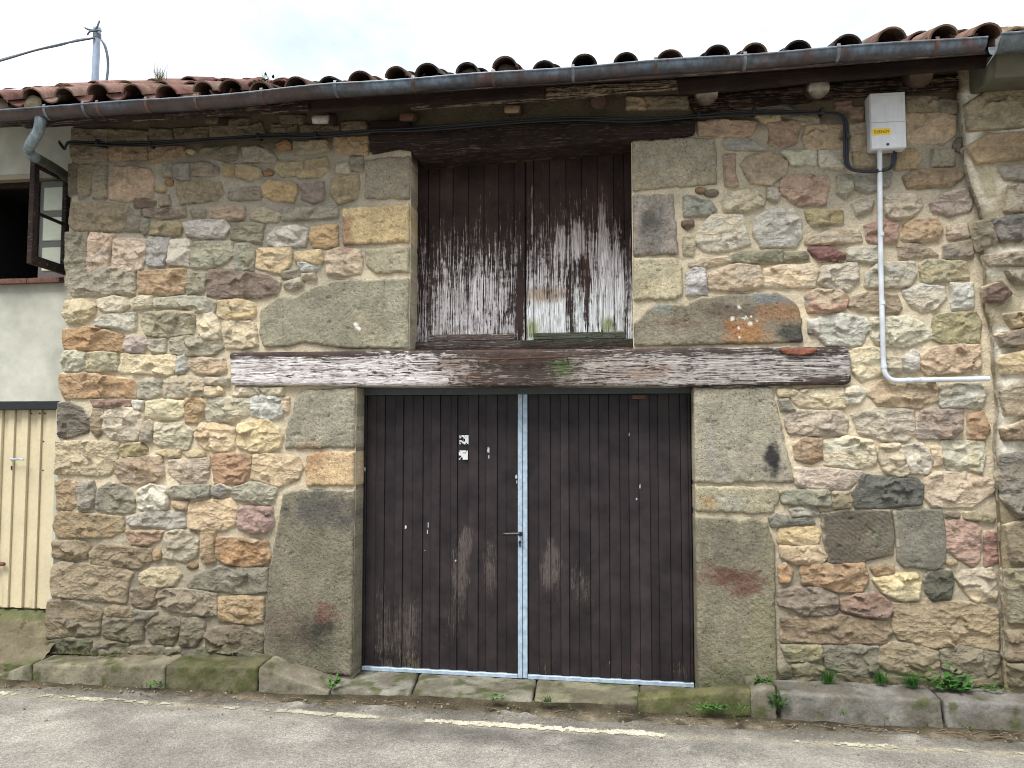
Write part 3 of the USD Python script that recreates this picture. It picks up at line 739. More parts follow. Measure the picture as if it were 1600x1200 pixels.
def snap(p, flag):
    x, z = p[0], p[2]
    if flag == 'D':
        if abs(x - GX0) < .06 and z < 2.3: x = GX0
        if abs(x - GX1) < .06 and z < 2.3: x = GX1
        if abs(x - HX0) < .06 and z > 2.3: x = HX0
        if abs(x - HX1) < .06 and z > 2.3: x = HX1
    return x, z

POLYS = []
def build_stone(i, who, h, flag, pix, parent):
    Y0 = 0.0 if who == 'V' else -.05
    r = np.random.default_rng(1000 + i)
    poly = Polygon([snap(P(a, b, Y0), flag) for a, b in pix]).buffer(0)
    if poly.geom_type != 'Polygon': poly = max(poly.geoms, key=lambda g: g.area)
    size = math.sqrt(poly.area)
    cpx, cpy = np.mean(pix, 0)
    wear = 0.0
    if flag == 'D':
        poly = poly.buffer(-.010).buffer(.008)
    else:
        rad = min(.014, size * .08)
        poly = poly.buffer(.020).buffer(-rad - .001).buffer(rad)
    if flag == 'D':                                    # chipped arrises, away from the trued opening
        b = resample(poly.exterior, .015); c = b.mean(0); dr = b - c; ln = np.linalg.norm(dr, axis=1, keepdims=True)
        free = np.min([np.abs(b[:, 0] - g) for g in (GX0, GX1, HX0, HX1)], 0) > .03
        q = np.stack([b[:, 0] * 26, b[:, 1] * 26, np.full(len(b), i * 2.3)], 1)
        pp = Polygon(b - dr / ln * (np.clip(fbm(q, 3, i) - .42, 0, 1) * .045 * free)[:, None]).buffer(0)
        if pp.geom_type == 'Polygon': poly = pp
    if poly.is_empty or poly.geom_type != 'Polygon': return
    s = .0095 if flag != 'D' else .012
    if flag != 'D':                                    # uneven outline
        b = resample(poly.exterior, .012); c = b.mean(0); dr = b - c; ln = np.linalg.norm(dr, axis=1, keepdims=True) + 1e-9
        q = np.stack([b[:, 0] * 22, b[:, 1] * 22, np.full(len(b), i * 3.7)], 1)
        b = b + dr / ln * ((fbm(q, 3, i) - .5) * min(.019, size * .10))[:, None]
        pp = Polygon(b).buffer(0)
        if pp.geom_type == 'Polygon' and not pp.is_empty: poly = pp
    POLYS.append((who, poly))
    upper = np.clip((330 - cpy) / 120, 0, 1)
    proud = (.035 * (who == 'N') + r.uniform(.010, .026) * (1 - .40 * upper)) if flag == '' else r.uniform(.002, .007)
    planes = [(r.uniform(-.30, .30), r.uniform(-.34, .34), r.uniform(0, .012)) for _ in range(6)]
    cx, cz = poly.centroid.x, poly.centroid.y
    ang = r.uniform(-.5, .5); oz = r.uniform(0, 50)
    ncell = int(np.clip(poly.area / .0042, 3, 40)); cscale = np.array([1.0, 1.6])
    cpts = r.uniform([-.5, -.5], [.5, .5], (ncell, 2)) * (np.array(poly.bounds[2:]) - np.array(poly.bounds[:2])) * 1.1
    ctree = cKDTree(cpts * cscale); ctilt = np.stack([r.uniform(-.40, .40, ncell), r.uniform(-.48, .48, ncell), r.uniform(-.008, .009, ncell)], 1)
    def y_rough(x, z, d):
        u, w = (x - cx), (z - cz)
        ur, wr = u * math.cos(ang) + w * math.sin(ang), -u * math.sin(ang) + w * math.cos(ang)
        q = np.stack([ur * 5.0, wr * 9.0, np.full_like(u, oz)], 1)
        t = fbm(q, 4, i) * r_t + .4 * fbm(q * 3.1, 3, i + 7)
        st = np.floor(t); fr = t - st; st = st + np.clip((fr - .72) / .28, 0, 1) ** 1.5
        led = (st - r_t * .5) * .0125
        fac = np.min([a * u + b * w + c for a, b, c in planes], 0)
        fine = (fbm(np.stack([x * 38, z * 38, np.full_like(x, oz)], 1), 3, i) - .5) * .010
        wq = np.stack([u, w], 1) + (np.stack([fbm(q * 2.5, 2, i + 21), fbm(q * 2.5, 2, i + 22)], 1) - .5) * .07
        dist_, ci = ctree.query(wq * cscale)
        rel0 = (ctilt[ci, 0] * (u - cpts[ci, 0]) + ctilt[ci, 1] * (w - cpts[ci, 1]) + ctilt[ci, 2])
        rel = (led + rel0 + np.clip(fac, -.03, .02) * .95 + fine) * np.clip(size / .28, .45, 1.0) * (1 - .35 * upper)
        prof = 1 - np.exp(-(d / .0085) ** 1.3)
        top = -proud - np.clip(rel, -.020, .034) * np.clip(d / .02, .25, 1)
        return Y0 + .026 * (1 - prof) + np.minimum(top, -.003 - .5 * (proud + np.minimum(rel, 0)) * 0) * prof
    r_t = r.uniform(2.2, 4.2)
    def y_dress(x, z, d):
        q = np.stack([x, z, np.full_like(x, oz)], 1)
        rel = (fbm(q * 5, 3, i) - .5) * .012 + (fbm(q * 45, 3, i + 2) - .5) * .0065 + .0016 * np.sin((x * .75 + z) * 2 * np.pi / .034 + 5 * fbm(q * 6, 2, i + 6)) * np.clip((fbm(q * 3, 2, i + 7) - .35) * 5, 0, 1) + .012 * np.clip((fbm(q * 21, 2, i + 12) - .72) / .1, 0, 1)
        ch = np.clip(1 - d / .014, 0, 1) ** 2 * (.010 + .012 * fbm(q * 30, 2, i + 4))
        return Y0 - proud - .002 + rel + ch
    if flag:
        m, d = face(poly, s, y_dress, Y0 + (.33 if flag == 'D' else .04), i)
    else:
        m, d = face(poly, s, y_rough, Y0 + .045, i)
    v = m.vertices
    k = (.97 if flag != 'D' else .98) + .62 * np.clip((285 - cpy) / 110, 0, 1) - .12 * np.clip((cpy - 700) / 250, 0, 1)
    base = lin(h, k); tm_ = .50 if not flag else .20; base = (base * (1 - tm_) + (base @ [.25, .65, .10]) * tm_ * np.array([1.10, 1.0, .84])) * (np.array([.995, 1.0, .97]) if not flag else np.array([1.01, 1.0, 1.0])) * .98
    hue = r.normal(1, .012, 3); base = base * hue
    base = base * min(1.0, .46 / float(base @ [.25, .65, .10])); alt = base * np.array([[1.12, 1.10, 1.04], [.74, .75, .78], [1.12, 1.02, .88], [.84, .86, .90]][r.integers(4)])
    q = np.stack([v[:, 0], v[:, 2], np.full(len(v), oz)], 1)
    t = np.clip((fbm(q * np.array([9, 15, 1]), 4, i + 3) - .44) / .12, 0, 1)[:, None] * (.6 if not flag else .4)
    c = base * (1 - t) + alt * t
    t2 = np.clip((fbm(q * np.array([16, 26, 1]), 3, i + 5) - .55) / .15, 0, 1)[:, None] * (.35 if not flag else .2)
    c = c * (1 - t2 * .55)
    # mortar smeared over the edge of the stone
    sm = np.clip((.010 + .034 * (fbm(q * 13, 3, i + 8) - .43) - d) / .008, 0, 1) * (fbm(q * 9, 2, i + 9) > .40)
    sm = (sm * (.8 if not flag else .55))[:, None]
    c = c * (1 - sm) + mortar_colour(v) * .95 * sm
    if flag == 'D':
        inside = (v[:, 1] > .02)[:, None]; c = np.where(inside, base * .92, c)
    px, py = proj(np.stack([v[:, 0], np.full(len(v), Y0), v[:, 2]], 1))
    c = stain(px, py, c, q)
    g = np.clip((.42 - v[:, 2]) / .35, 0, 1) * np.clip((fbm(q * 6, 4, 77) - .40) / .2, 0, 1) * .5      # damp moss on the lowest courses
    c = c * (1 - g[:, None]) + lin('5c6440', .6) * g[:, None]
    obj('stone', m, M['dressed_stone' if flag else 'rough_stone'], parent, tint=c, smooth=(45 if False else True) if not flag else True)

def wall_mesh(xs, zs, keep, y0, amp, seed, sign=1):
    X, Z = np.meshgrid(xs, zs, indexing='ij')
    q = np.stack([X.ravel(), Z.ravel(), np.zeros(X.size)], 1)
    y = y0 + (fbm(q * 7, 3, seed) - .5) * amp * 2 + (fbm(q * 42, 3, seed + 1) - .5) * amp * 1.1
    pts = np.stack([X.ravel(), y, Z.ravel()], 1)
    n = len(zs); i, j = np.meshgrid(np.arange(len(xs) - 1), np.arange(n - 1), indexing='ij'); a = (i * n + j).ravel()
    c = (pts[a] + pts[a + n + 1]) / 2; a = a[keep(c[:, 0], c[:, 2])]
    m = trimesh.Trimesh(pts, np.vstack([np.stack([a, a + n, a + n + 1], 1), np.stack([a, a + n + 1, a + 1], 1)]), process=False); m.remove_unreferenced_vertices(); return m

barn = thing('stone_barn', 'rubble stone barn with brown double doors, loft hatch and tiled eaves', 'building')
LEDGE = np.array([[4.6, -4.425], [4.32, -4.43], [3.1, -4.45], [1.7, -4.485], [.9, -4.49], [.19, -4.50], [-.1, -4.50]])
def left_edge(z): return np.interp(z, LEDGE[::-1, 0], LEDGE[::-1, 1]) + .018 + .012 * (noise(np.stack([z * 9, 0 * z, 0 * z], -1), 3) - .5)
def keep_barn(x, z):
    return (x > left_edge(z)) & ~((x > GX0) & (x < GX1) & (z < 2.3)) & ~((x > HX0) & (x < HX1) & (z > HZ0) & (z < HZ1))
wm = wall_mesh(np.arange(-4.56, 2.56, .0115), np.arange(-.12, 4.46, .0115), keep_barn, .017, .007, 61)
solid = [box(-4.44, GX0 - .006, .03, .34, -.1, 4.45), box(GX1 + .006, 2.56, .03, .34, -.1, 4.45), box(GX0 - .006, HX0 - .006, .03, .34, 2.44, 4.45), box(HX1 + .006, GX1 + .006, .03, .34, 2.44, 4.45),
         box(HX0 - .006, HX1 + .006, .06, .34, 4.03, 4.45), box(-4.44, -4.2, .34, 5.5, -.1, 4.4), box(2.3, 2.56, .34, 5.5, -.1, 4.4), box(-4.2, 2.3, 5.3, 5.5, -.1, 4.4), box(-4.44, 2.56, .345, 5.5, 4.405, 4.46)]
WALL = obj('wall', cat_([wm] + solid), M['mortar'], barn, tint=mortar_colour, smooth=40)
nhouse = thing('neighbouring_house', 'old stone house end with flaking whitewash and a grey gutter, right of the barn', 'building')
NE = np.array([P(*q, -.05)[[2, 0]] for q in [(1499, 128), (1503, 190), (1506, 250), (1520, 300), (1536, 345), (1540, 420), (1538, 470), (1550, 520), (1556, 600), (1556, 700), (1562, 800), (1566, 900), (1570, 1075)]])
def nedge(z): return np.interp(z, NE[::-1, 0], NE[::-1, 1]) + .03 * (fbm(np.stack([z * 7, 0 * z, 0 * z], -1), 3, 8) - .5)
nm2 = wall_mesh(np.arange(3.0, 8.0, .03), np.arange(-.12, 4.62, .03), lambda x, z: x > 3.58, -.045, .010, 72)
nm = wall_mesh(np.arange(2.28, 3.6, .0115), np.arange(-.12, 4.62, .0115), lambda x, z: x > nedge(z), -.045, .013, 71)
zz = np.arange(-.12, 4.62, .03)
ns = gridsheet(zz, np.linspace(0, 1, 5), lambda u, v: np.stack([nedge(u) + .004 + .012 * np.sin(v * 3), -.05 + v * .09, u], 1)); ns.faces = ns.faces[:, ::-1]
def n_colour(v):
    q = np.stack([v[:, 0], v[:, 2], 0 * v[:, 0]], 1)
    t = np.clip((fbm(q * 4, 4, 81) - .40) / .2, 0, 1)[:, None]
    w = lin('ece6d6', .92) * (1 - t) + lin('b8ac92', .8) * t
    ed = np.clip(1 - (v[:, 0] - nedge(v[:, 2])) / .05, 0, 1)[:, None] * .8; w = w * (1 - ed) + lin('8a7c62', .6) * ed
    lo = np.clip((1.75 - v[:, 2]) / .5, 0, 1)[:, None]
    return w * (1 - lo) + lin('9a8c70', .75) * lo
NW = obj('wall', cat_([nm, nm2, ns, box(2.52, 7.95, .0, 5.5, -.1, 4.6)]), M['mortar'], nhouse, tint=n_colour, smooth=40)
for i, (who, h, flag, pix) in enumerate(items):
    build_stone(i, who, h, flag, pix, WALL if who == 'V' else NW)
# small stones wedged in the wider joints
from shapely.ops import unary_union
occ = unary_union([p for w, p in POLYS if w == 'V'] + [shapely.box(GX0, -1, GX1, 2.3), shapely.box(HX0, HZ0, HX1, HZ1), shapely.box(-3.0, 2.15, 1.6, 2.47), shapely.box(-2.05, 3.9, .60, 4.16)])
cnt = 0; r = np.random.default_rng(5); cand = r.uniform([-4.42, .1], [2.38, 4.1], (9000, 2))
dd = shapely.distance(occ, shapely.points(cand)); order = np.argsort(-dd); placed = []
for o in order:
    if dd[o] < .020 or cnt >= 14: break
    if all(np.linalg.norm(cand[o] - q) > dd[o] + w for q, w in placed):
        rad = dd[o] + .004; placed.append((cand[o], dd[o]))
        a = np.arange(9) / 9 * 2 * np.pi; rr = rad * r.uniform(.75, 1.15, 9)
        pts = np.stack([cand[o][0] + rr * np.cos(a) * 1.2, cand[o][1] + rr * np.sin(a) * .8], 1)
        pr = Polygon(pts); m, d = face(pr, .009, lambda x, z, d: .008 - .014 * (1 - np.exp(-d / .01)), .03, o)
        obj('stone', m, M['rough_stone'], WALL, tint=lin(['8a7258', 'a89878', '7d7466', '9c7a58'][cnt % 4], .8), smooth=True); cnt += 1

# ---------------------------------------------------------------- timber: lintel beams, wall plate
def timber(name, pix, Y0, proud, mat, tint, wear, depth, seed, rad=.03, s=.012, parent=None, knot=0.006, rz=(3, 26)):
    poly = Polygon([P(a, b, Y0)[[0, 2]] for a, b in pix]).buffer(-rad).buffer(rad)
    def yf(x, z, d):
        q = np.stack([x * rz[0], z * rz[1], 0 * x], 1)
        q = q + (fbm(np.stack([x * 2.5, z * 4, 0 * x], 1), 2, seed) * 3)[:, None]
        return Y0 - proud + (fbm(q, 4, seed) - .5) * knot * 2.4 + (fbm(np.stack([x * 2, z * 5, 0 * x], 1), 3, seed + 1) - .5) * .02 + np.clip(1 - d / rad, 0, 1) ** 2 * rad * .6
    m, d = face(poly, s, yf, depth, seed)
    return obj(name, m, mat, parent or barn, tint=tint, wear=wear, smooth=True)

def beam_tint(v):
    px, py = proj(v)
    c = np.broadcast_to(lin('dcd6d2', .92), (len(v), 3)).copy()
    k = np.clip((px - 640) / 90, 0, 1)[:, None]; c = c * (1 - k) + lin('b8aea6', .82) * k
    k = np.exp(-((px - 815) / 75) ** 2)[:, None]; c = c * (1 - .6 * k) + lin('6a5a50', .7) * .6 * k
    k = np.clip((px - 960) / 60, 0, 1)[:, None]; c = c * (1 - k) + lin('bcb6b0', .85) * k
    k = (np.exp(-((px - 880) / 24) ** 2 - ((py - 572) / 20) ** 2))[:, None]; c = c * (1 - .85 * k) + lin('5a7a38', .6) * .85 * k
    for a, b in ((705, 570), (740, 592), (1030, 578), (1000, 585)):
        k = (np.exp(-((px - a) / 26) ** 2 - ((py - b) / 9) ** 2))[:, None] * .6; c = c * (1 - k) + lin('8a6848', .7) * k
    return c
def beam_wear(v):
    px, py = proj(v)
    w = .11 - .40 * np.clip((562 - py) / 12, 0, 1) * np.clip((640 - px) / 100, .35, 1)
    w = w - .20 * np.exp(-((px - 815) / 75) ** 2) - .22 * np.clip((py - (598 - np.clip((px - 1180) / 10, 0, 16))) / 6, 0, 1) * (px > 1060) + .10 * (py > 590) * (px < 700)
    return w + .06 * np.exp(-((px - 880) / 24) ** 2)
timber('lintel_beam', [(360, 551), (700, 547), (985, 545), (1320, 542), (1328, 552), (1329, 596), (1322, 601), (1080, 604), (720, 604), (362, 602)], -.02, .018, M['beam_wood'], beam_tint, beam_wear, .33, 201, .022)
timber('hatch_lintel', [(578, 205), (650, 202), (800, 192), (990, 186), (1086, 186), (1086, 209), (1040, 216), (990, 219), (900, 228), (650, 247), (640, 234), (622, 231), (578, 240)], -.02, .02, M['old_wood'], lin('5a4c44', .8), -.06, .33, 202, .02)
timber('timber_block', [(578, 190), (640, 188), (646, 200), (628, 206), (578, 207)], -.04, .02, M['old_wood'], lin('40363a', .6), -.12, .06, 203, .008)
timber('wall_plate', [(1075, 152), (1200, 140), (1350, 126), (1500, 116), (1500, 140), (1350, 150), (1200, 166), (1085, 178)], -.01, .015, M['old_wood'], lin('7a6656', .85), -.02, .2, 204, .02)
timber('red_chip', [(1216, 544), (1278, 544), (1272, 552), (1248, 556), (1226, 553)], -.05, .012, M['rough_stone'], lin('94604e', .7), 0, -.03, 205, .006)
# iron bar pinned along the beam
bar = [P(748, 571, -.05), P(748, 562, -.068), P(800, 560.5, -.07), P(886, 557.5, -.07), P(888, 566, -.05)]
obj('iron_bar', tube(np.vstack([bar[0], bar[1], bar[2], bar[3], bar[4]]), .007, 8), M['rust'], barn, smooth=True)

# ---------------------------------------------------------------- garage door
YD = .20
def grid_panel(x0, x1, z0a, z0b, z1, y, dep, nx, nz, edge=.004, bow=0.0):
    """Upright board: foot from (x0, z0a) to (x1, z0b), edges eased back."""
    us = np.concatenate([[0, .03], np.linspace(.06, .94, max(2, nx - 3)), [.97, 1]]); vs = np.linspace(0, 1, nz)
    def pos(u, v):
        x = x0 + (x1 - x0) * u; zb = z0a + (z0b - z0a) * u; e = np.where((u < .01) | (u > .99), edge, 0)
        return np.stack([x, y + e - bow * np.sin(np.pi * u), zb + (z1 - zb) * v], 1)
    m = gridsheet(us, vs, pos)
    back = box(x0 + .0015, x1 - .0015, y + edge, y + dep, min(z0a, z0b) + .002, z1 - .001)
    return cat_([m, back])

SCUFF = [(722, 868, 15, 52, .60), (730, 845, 8, 20, .5), (765, 872, 12, 44, .52), (715, 940, 18, 60, .42), (640, 985, 19, 64, .62), (600, 975, 20, 75, .50), (690, 990, 18, 40, .25), (770, 915, 14, 30, .28),
         (858, 868, 15, 36, .56), (868, 905, 13, 46, .46), (905, 908, 17, 40, .52), (850, 905, 12, 26, .35), (930, 930, 14, 28, .2), (960, 940, 30, 30, .1)]
CHIPS = [(763, 703, 1.8, 5), (764, 714, 1.0, 3), (669, 820, 1.0, 4.5), (668, 831, 1.0, 4), (634, 824, 1.5, 3.5), (807, 745, 1.6, 4), (808, 753, 1.0, 3), (712, 876, 1.3, 1.4), (664, 860, 1.1, 1.2), (983, 679, .9, 2.4), (1000, 760, 1.1, 3.4), (994, 780, 1.0, 3.4), (570, 733, 1.2, 3.5), (952, 1035, 1.0, 2.4)]
def door_wear(v):
    px, py = proj(v)
    w = np.full(len(v), -.34)
    for a, b, rx, ry, s in SCUFF:
        d = np.sqrt(((px - a) / rx) ** 2 + ((py - b) / ry) ** 2); w = w + s * .62 * np.clip((1.5 - d) / 1.2, 0, 1) ** .8
    w += .26 * np.clip((py - 990) / 60, 0, 1) * np.clip((noise(v * 9, 5) - .3) * 2, 0, 1)
    for a, b, rx, ry in CHIPS:
        d = np.sqrt(((px - a) / rx) ** 2 + ((py - b) / ry) ** 2); d = d + (noise(v * 160, 8) - .5) * .9; w = np.where(d < .85, np.maximum(w, .9), w)
    return w
def door_tint(v):
    px, py = proj(v); c = np.broadcast_to(lin('6e6660', .6), (len(v), 3)).copy()
    for a, b, rx, ry in CHIPS:
        d = np.sqrt(((px - a) / rx) ** 2 + ((py - b) / ry) ** 2); k = np.clip((1.05 - d) * 4, 0, 1)[:, None]; c = c * (1 - k) + lin('dcdce0', .8) * k
    k = np.clip((py - 1000) / 40, 0, 1)[:, None]; c = c * (1 - k) + lin('7c7460', .6) * k
    return c
zthr = lambda x: np.interp(x, [GX0, GX1], [P(568, 1047, YD)[2], P(1082, 1074, YD)[2]])
ZH = P(700, 617, YD)[2]                                 # underside of the steel head
xm0, xm1 = P(809.5, 800, YD)[0], P(824, 800, YD)[0]
gd_head = bevbox(GX0, GX1, YD - .015, YD + .05, ZH, ZH + .085, .003)
gdoor = obj('garage_door', gd_head, M['dark_steel'], barn, smooth=30)
tag(gdoor, 'brown double garage door of ridged boards with pale steel rails')
for leaf, edges in enumerate([[568 + .0, 571.5, 586.5, 600, 617, 629, 644, 660, 673.5, 687, 704, 714, 731.5, 747, 759, 776.5, 792, 808.5],
                              [825, 842, 860, 876, 889, 905, 922, 936, 952, 969, 983, 999, 1016, 1029, 1047, 1064.5, 1076, 1082]]):
    xe = [P(e, 800, YD)[0] for e in edges]
    if leaf == 0: xe[0] = GX0 + .005
    else: xe[-1] = GX1 - .005
    for k in range(len(xe) - 1):
        a, b = xe[k], xe[k + 1]
        if b - a < .012: continue
        dep = [0, .012, .003, .014][(k + leaf) % 4]
        m = grid_panel(a + .0005, b - .0005, zthr(a) + .034, zthr(b) + .034, ZH - .004, YD + dep, .03, 13, 420, .003, .0015)
        obj('board', m, M['door_paint'], gdoor, tint=door_tint, wear=door_wear, smooth=25)
    lo, hi = (GX0 + .006, xm0 - .002) if leaf == 0 else (xm1 + .002, GX1 - .006)
    rl = bevbox(lo, hi, -.014, .014, 0, .03, .003); rl.vertices[:, 2] += zthr(rl.vertices[:, 0]) + .002; rl.vertices[:, 1] += YD
    obj('bottom_rail', rl, M['galvanised'], gdoor, smooth=30)
for a, b, y in ((xm0, (xm0 + xm1) / 2 - .002, YD - .016), ((xm0 + xm1) / 2 + .002, xm1, YD - .010)):
    obj('meeting_stile', bevbox(a, b, y, y + .03, zthr((a + b) / 2) + .004, ZH + .0015, .003), M['galvanised'], gdoor, smooth=30)
hy = YD - .065
hd = cat_([tube(smoothpath([P(812, 834, YD - .014), P(812, 834, hy), P(808, 834, hy - .004), P(786, 834.5, hy)], 5), .0115, 10), trimesh.creation.icosphere(2, .012).apply_translation(P(812, 834, hy))])
hp = obj('handle', hd, M['black_metal'], gdoor, smooth=True)
rose = lathe([(0, 0), (.018, 0), (.018, .004), (.014, .007), (0, .007)], 20); rose.apply_transform(trimesh.transformations.rotation_matrix(math.pi / 2, (1, 0, 0))); rose.apply_translation(P(813, 834, YD - .0165))
obj('handle_rose', rose, M['black_metal'], gdoor, smooth=30)
kh = lathe([(0, 0), (.010, 0), (.010, .006), (0, .006)], 14); kh.apply_transform(trimesh.transformations.rotation_matrix(math.pi / 2, (1, 0, 0))); q = P(812.5, 847, YD - .0165); kh.apply_translation(q)
obj('lock', cat_([kh, bevbox(q[0] - .005, q[0] + .005, q[1] - .006, q[1], q[2] - .034, q[2] - .005, .001)]), M['black_metal'], gdoor, smooth=30)
# two torn white stickers
for k, (a, b, w_) in enumerate(((725, 687, 15), (724, 711, 15))):
    c = P(a, b, YD - .006); s_ = .00206; n_ = 34
    cells = [(i, j) for i in range(n_) for j in range(n_) if fbm(np.array([[i * .165 + 7 * k, j * .165, 3.1]]), 3, 90 + k)[0] + .16 * ((i / n_ - (.62 if k == 0 else .5)) + ((.75 if k == 0 else .5) - j / n_) * -1 * (1 if k == 0 else .2)) > .365]
    st = cat_([box(c[0] + (i - n_ / 2) * s_, c[0] + (i + 1 - n_ / 2) * s_, c[1], c[1] + .0008, c[2] + (j - n_ / 2) * s_, c[2] + (j + 1 - n_ / 2) * s_) for i, j in cells])
    obj('torn_sticker', st, M['white_plastic'], gdoor)
tg = P(998, 620, YD - .02); obj('red_tag', bevbox(tg[0] - .05, tg[0] + .05, tg[1], tg[1] + .006, tg[2] - .016, tg[2] + .012, .002), M['brick_red'], gdoor)

# ---------------------------------------------------------------- loft hatch
YH = .245
hz0, hz1 = P(740, 533, YH)[2], 4.02
hbed = P(740, 547, YH)[2]
def hatch_wear(v):
    px, py = proj(v)
    w = np.interp(py, [230, 300, 350, 400, 460, 530], [-.34, -.22, -.11, -.01, .05, .10])
    w += np.where(px > 822, .012, -.04) + .10 * (noise(np.stack([np.floor(px / 24), 0 * px, 0 * px], 1) + .5, 3) - .5) * 1.6
    for a, b, rx, ry, s in ((832, 320, 3, 45, .22), (878, 380, 8, 24, .25), (902, 375, 9, 30, .30), (940, 330, 5, 40, .24), (940, 380, 8, 30, .2), (840, 490, 14, 50, .14), (870, 500, 20, 40, .14), (905, 420, 12, 30, -.12), (890, 480, 6, 50, -.2), (918, 470, 5, 60, -.2), (960, 440, 20, 60, .12), (980, 400, 5, 120, -.12), (735, 480, 40, 60, .06), (670, 470, 14, 60, -.06), (812, 470, 6, 70, -.22), (866, 250, 40, 30, .06)):
        d = np.sqrt(((px - a) / rx) ** 2 + ((py - b) / ry) ** 2); w = w + s * np.clip((1.4 - d) / .8, 0, 1)
    return w
def hatch_tint(v):
    px, py = proj(v); c = np.broadcast_to(lin('c8c4c4', .9), (len(v), 3)).copy()
    k = np.where(px > 822, 1, 0)[:, None] * np.clip((py - 420) / 60, 0, 1)[:, None]; c = c * (1 - k) + lin('dce0e0', .92) * k
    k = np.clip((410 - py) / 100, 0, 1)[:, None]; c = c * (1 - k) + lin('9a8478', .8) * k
    for a, b, rx, ry, h in ((915, 425, 6, 30, 'b4866c'), (832, 515, 10, 16, '9aa870'), (950, 508, 10, 12, '90a060'), (850, 460, 40, 12, 'b09c84')):
        d = np.sqrt(((px - a) / rx) ** 2 + ((py - b) / ry) ** 2); k = np.clip((1.4 - d) / .8, 0, 1)[:, None] * .85; c = c * (1 - k) + lin(h, .8) * k
    return c
hatch = obj('loft_hatch', bevbox(HX0 + .004, HX1 - .004, YH + .012, YH + .06, hbed + .03, 4.05, .003), M['old_wood'], barn, tint=lin('6a5a54', .6), wear=-.2)
tag(hatch, 'loft hatch of two boarded shutters with peeling brown paint')
for leaf, edges in enumerate([[655.5, 669, 686.5, 707.5, 731.5, 756, 779, 803.5, 820.5], [822.5, 834, 859, 884.5, 909, 934, 959.5, 976, 986]]):
    xe = [P(e, 400, YH)[0] for e in edges]
    if leaf == 0: xe[0] = HX0 - .012
    else: xe[-1] = HX1 + .012
    for k in range(len(xe) - 1):
        stile = (leaf == 0 and k in (0, 7)) or (leaf == 1 and k in (0, 7))
        y = YH - (.010 if stile else .002 * (k % 2))
        zb = hz0 - .003 if stile else hz0 + .055
        m = grid_panel(xe[k] + .0016, xe[k + 1] - .0016, zb, zb, hz1, y, .022, 9, 150, .004)
        obj('board', m, M['hatch_wood'], hatch, tint=hatch_tint, wear=hatch_wear, smooth=25)
    ra, rb = (xe[1], xe[-2])
    z0_, z1_ = hz0 - .002, hz0 + .053
    m = gridsheet(np.linspace(ra, rb, 60), np.linspace(0, 1, 8), lambda u, v: np.stack([u, YH - .016 + .006 * (np.abs(v - .5) > .45) + 0 * u, z0_ + (z1_ - z0_) * v], 1))
    m = cat_([m, box(ra, rb, YH - .010, YH + .01, z0_ + .001, z1_ - .001)])
    obj('bottom_rail', m, M['beam_wood'], hatch, tint=(lambda v: lin('a8a29c', .75) + 0 * v) if leaf == 0 else (lambda v: lin('6c7060', .62) + 0 * v), wear=-.03 if leaf == 0 else .12, smooth=25)
# worn bed of the hatch
m = gridsheet(np.linspace(HX0 + .004, HX1 - .003, 120), np.linspace(0, 1, 10), lambda u, v: np.stack([u, YH - .05 - .012 * np.sin(np.pi * v) + .004 * (fbm(np.stack([u * 6, v * 4, 0 * u], 1), 3, 3) - .5), hz0 - .005 - (1 - v) * .075 - .012 * (1 - v) * fbm(np.stack([u * 3, 0 * u, 0 * u], 1), 3, 4)], 1))
obj('hatch_bed', cat_([m, box(HX0 + .004, HX1 - .003, YH - .045, YH + .05, hz0 - .075, hz0 - .006)]), M['beam_wood'], hatch, smooth=30, wear=lambda v: np.where(v[:, 0] > -.55, .05, -.02),
    tint=lambda v: np.where((v[:, 0] > -.75)[:, None], lin('5c6052', .55), lin('8c8880', .6)))
obj('hatch_threshold', box(HX0 + .003, HX1 - .003, -.0, YH + .06, 2.405, hz0 - .082), M['old_wood'], hatch, tint=lin('7a5a50', .7), wear=.0)
lt = P(809, 549, YH - .05); obj('latch', bevbox(lt[0] - .055, lt[0] + .055, lt[1] - .03, lt[1], lt[2] - .015, lt[2] + .012, .003), M['black_metal'], hatch)

# ---------------------------------------------------------------- eaves: fascia, rafters, deck, gutter, tiles
def roof_pitch(x): return np.radians(np.interp(x, [-5, -3.2, -2.2, 1.2, 2.6], [29.0, 27.5, 20.0, 19.0, 23.5]))
YE = -.40
EZ = np.array([[P(a, b, YE)[0], P(a, b, YE)[2]] for a, b in [(-40, 160), (45, 158), (318, 143), (560, 128), (800, 112), (1117, 92), (1400, 70), (1560, 58)]])
def roof_z(x, y): return np.interp(x, EZ[:, 0], EZ[:, 1]) - .045 + np.minimum(y - YE, .8) * np.tan(roof_pitch(x)) + np.maximum(y - YE - .8, 0) * .33
rx = np.linspace(-4.9, 2.5, 60)
top = gridsheet(rx, np.linspace(-.36, 5.5, 30), lambda u, v: np.stack([u, v, roof_z(u, v) - .03], 1))
und = gridsheet(rx, np.linspace(-.36, 5.5, 30), lambda u, v: np.stack([u, v, roof_z(u, v) - .06], 1)); und.faces = und.faces[:, ::-1]
frt = gridsheet(rx, np.linspace(0, 1, 2), lambda u, v: np.stack([u, np.full_like(u, -.36), roof_z(u, -.36) - .06 + .03 * v], 1))
rx2 = np.arange(-4.9, 2.5, .0225)
top = gridsheet(rx2, np.linspace(1.0, 5.5, 24), lambda u, v: np.stack([u, v, roof_z(u, v) + .035 * np.abs(np.sin(u * np.pi / .27)) + .02 * ((v * 2.8) % 1)], 1))
ROOF = obj('roof', top, M['tile'], barn, tint=lambda v: lin('8a6254', .5) * (.55 + .9 * fbm(v * 5, 4, 9))[:, None])
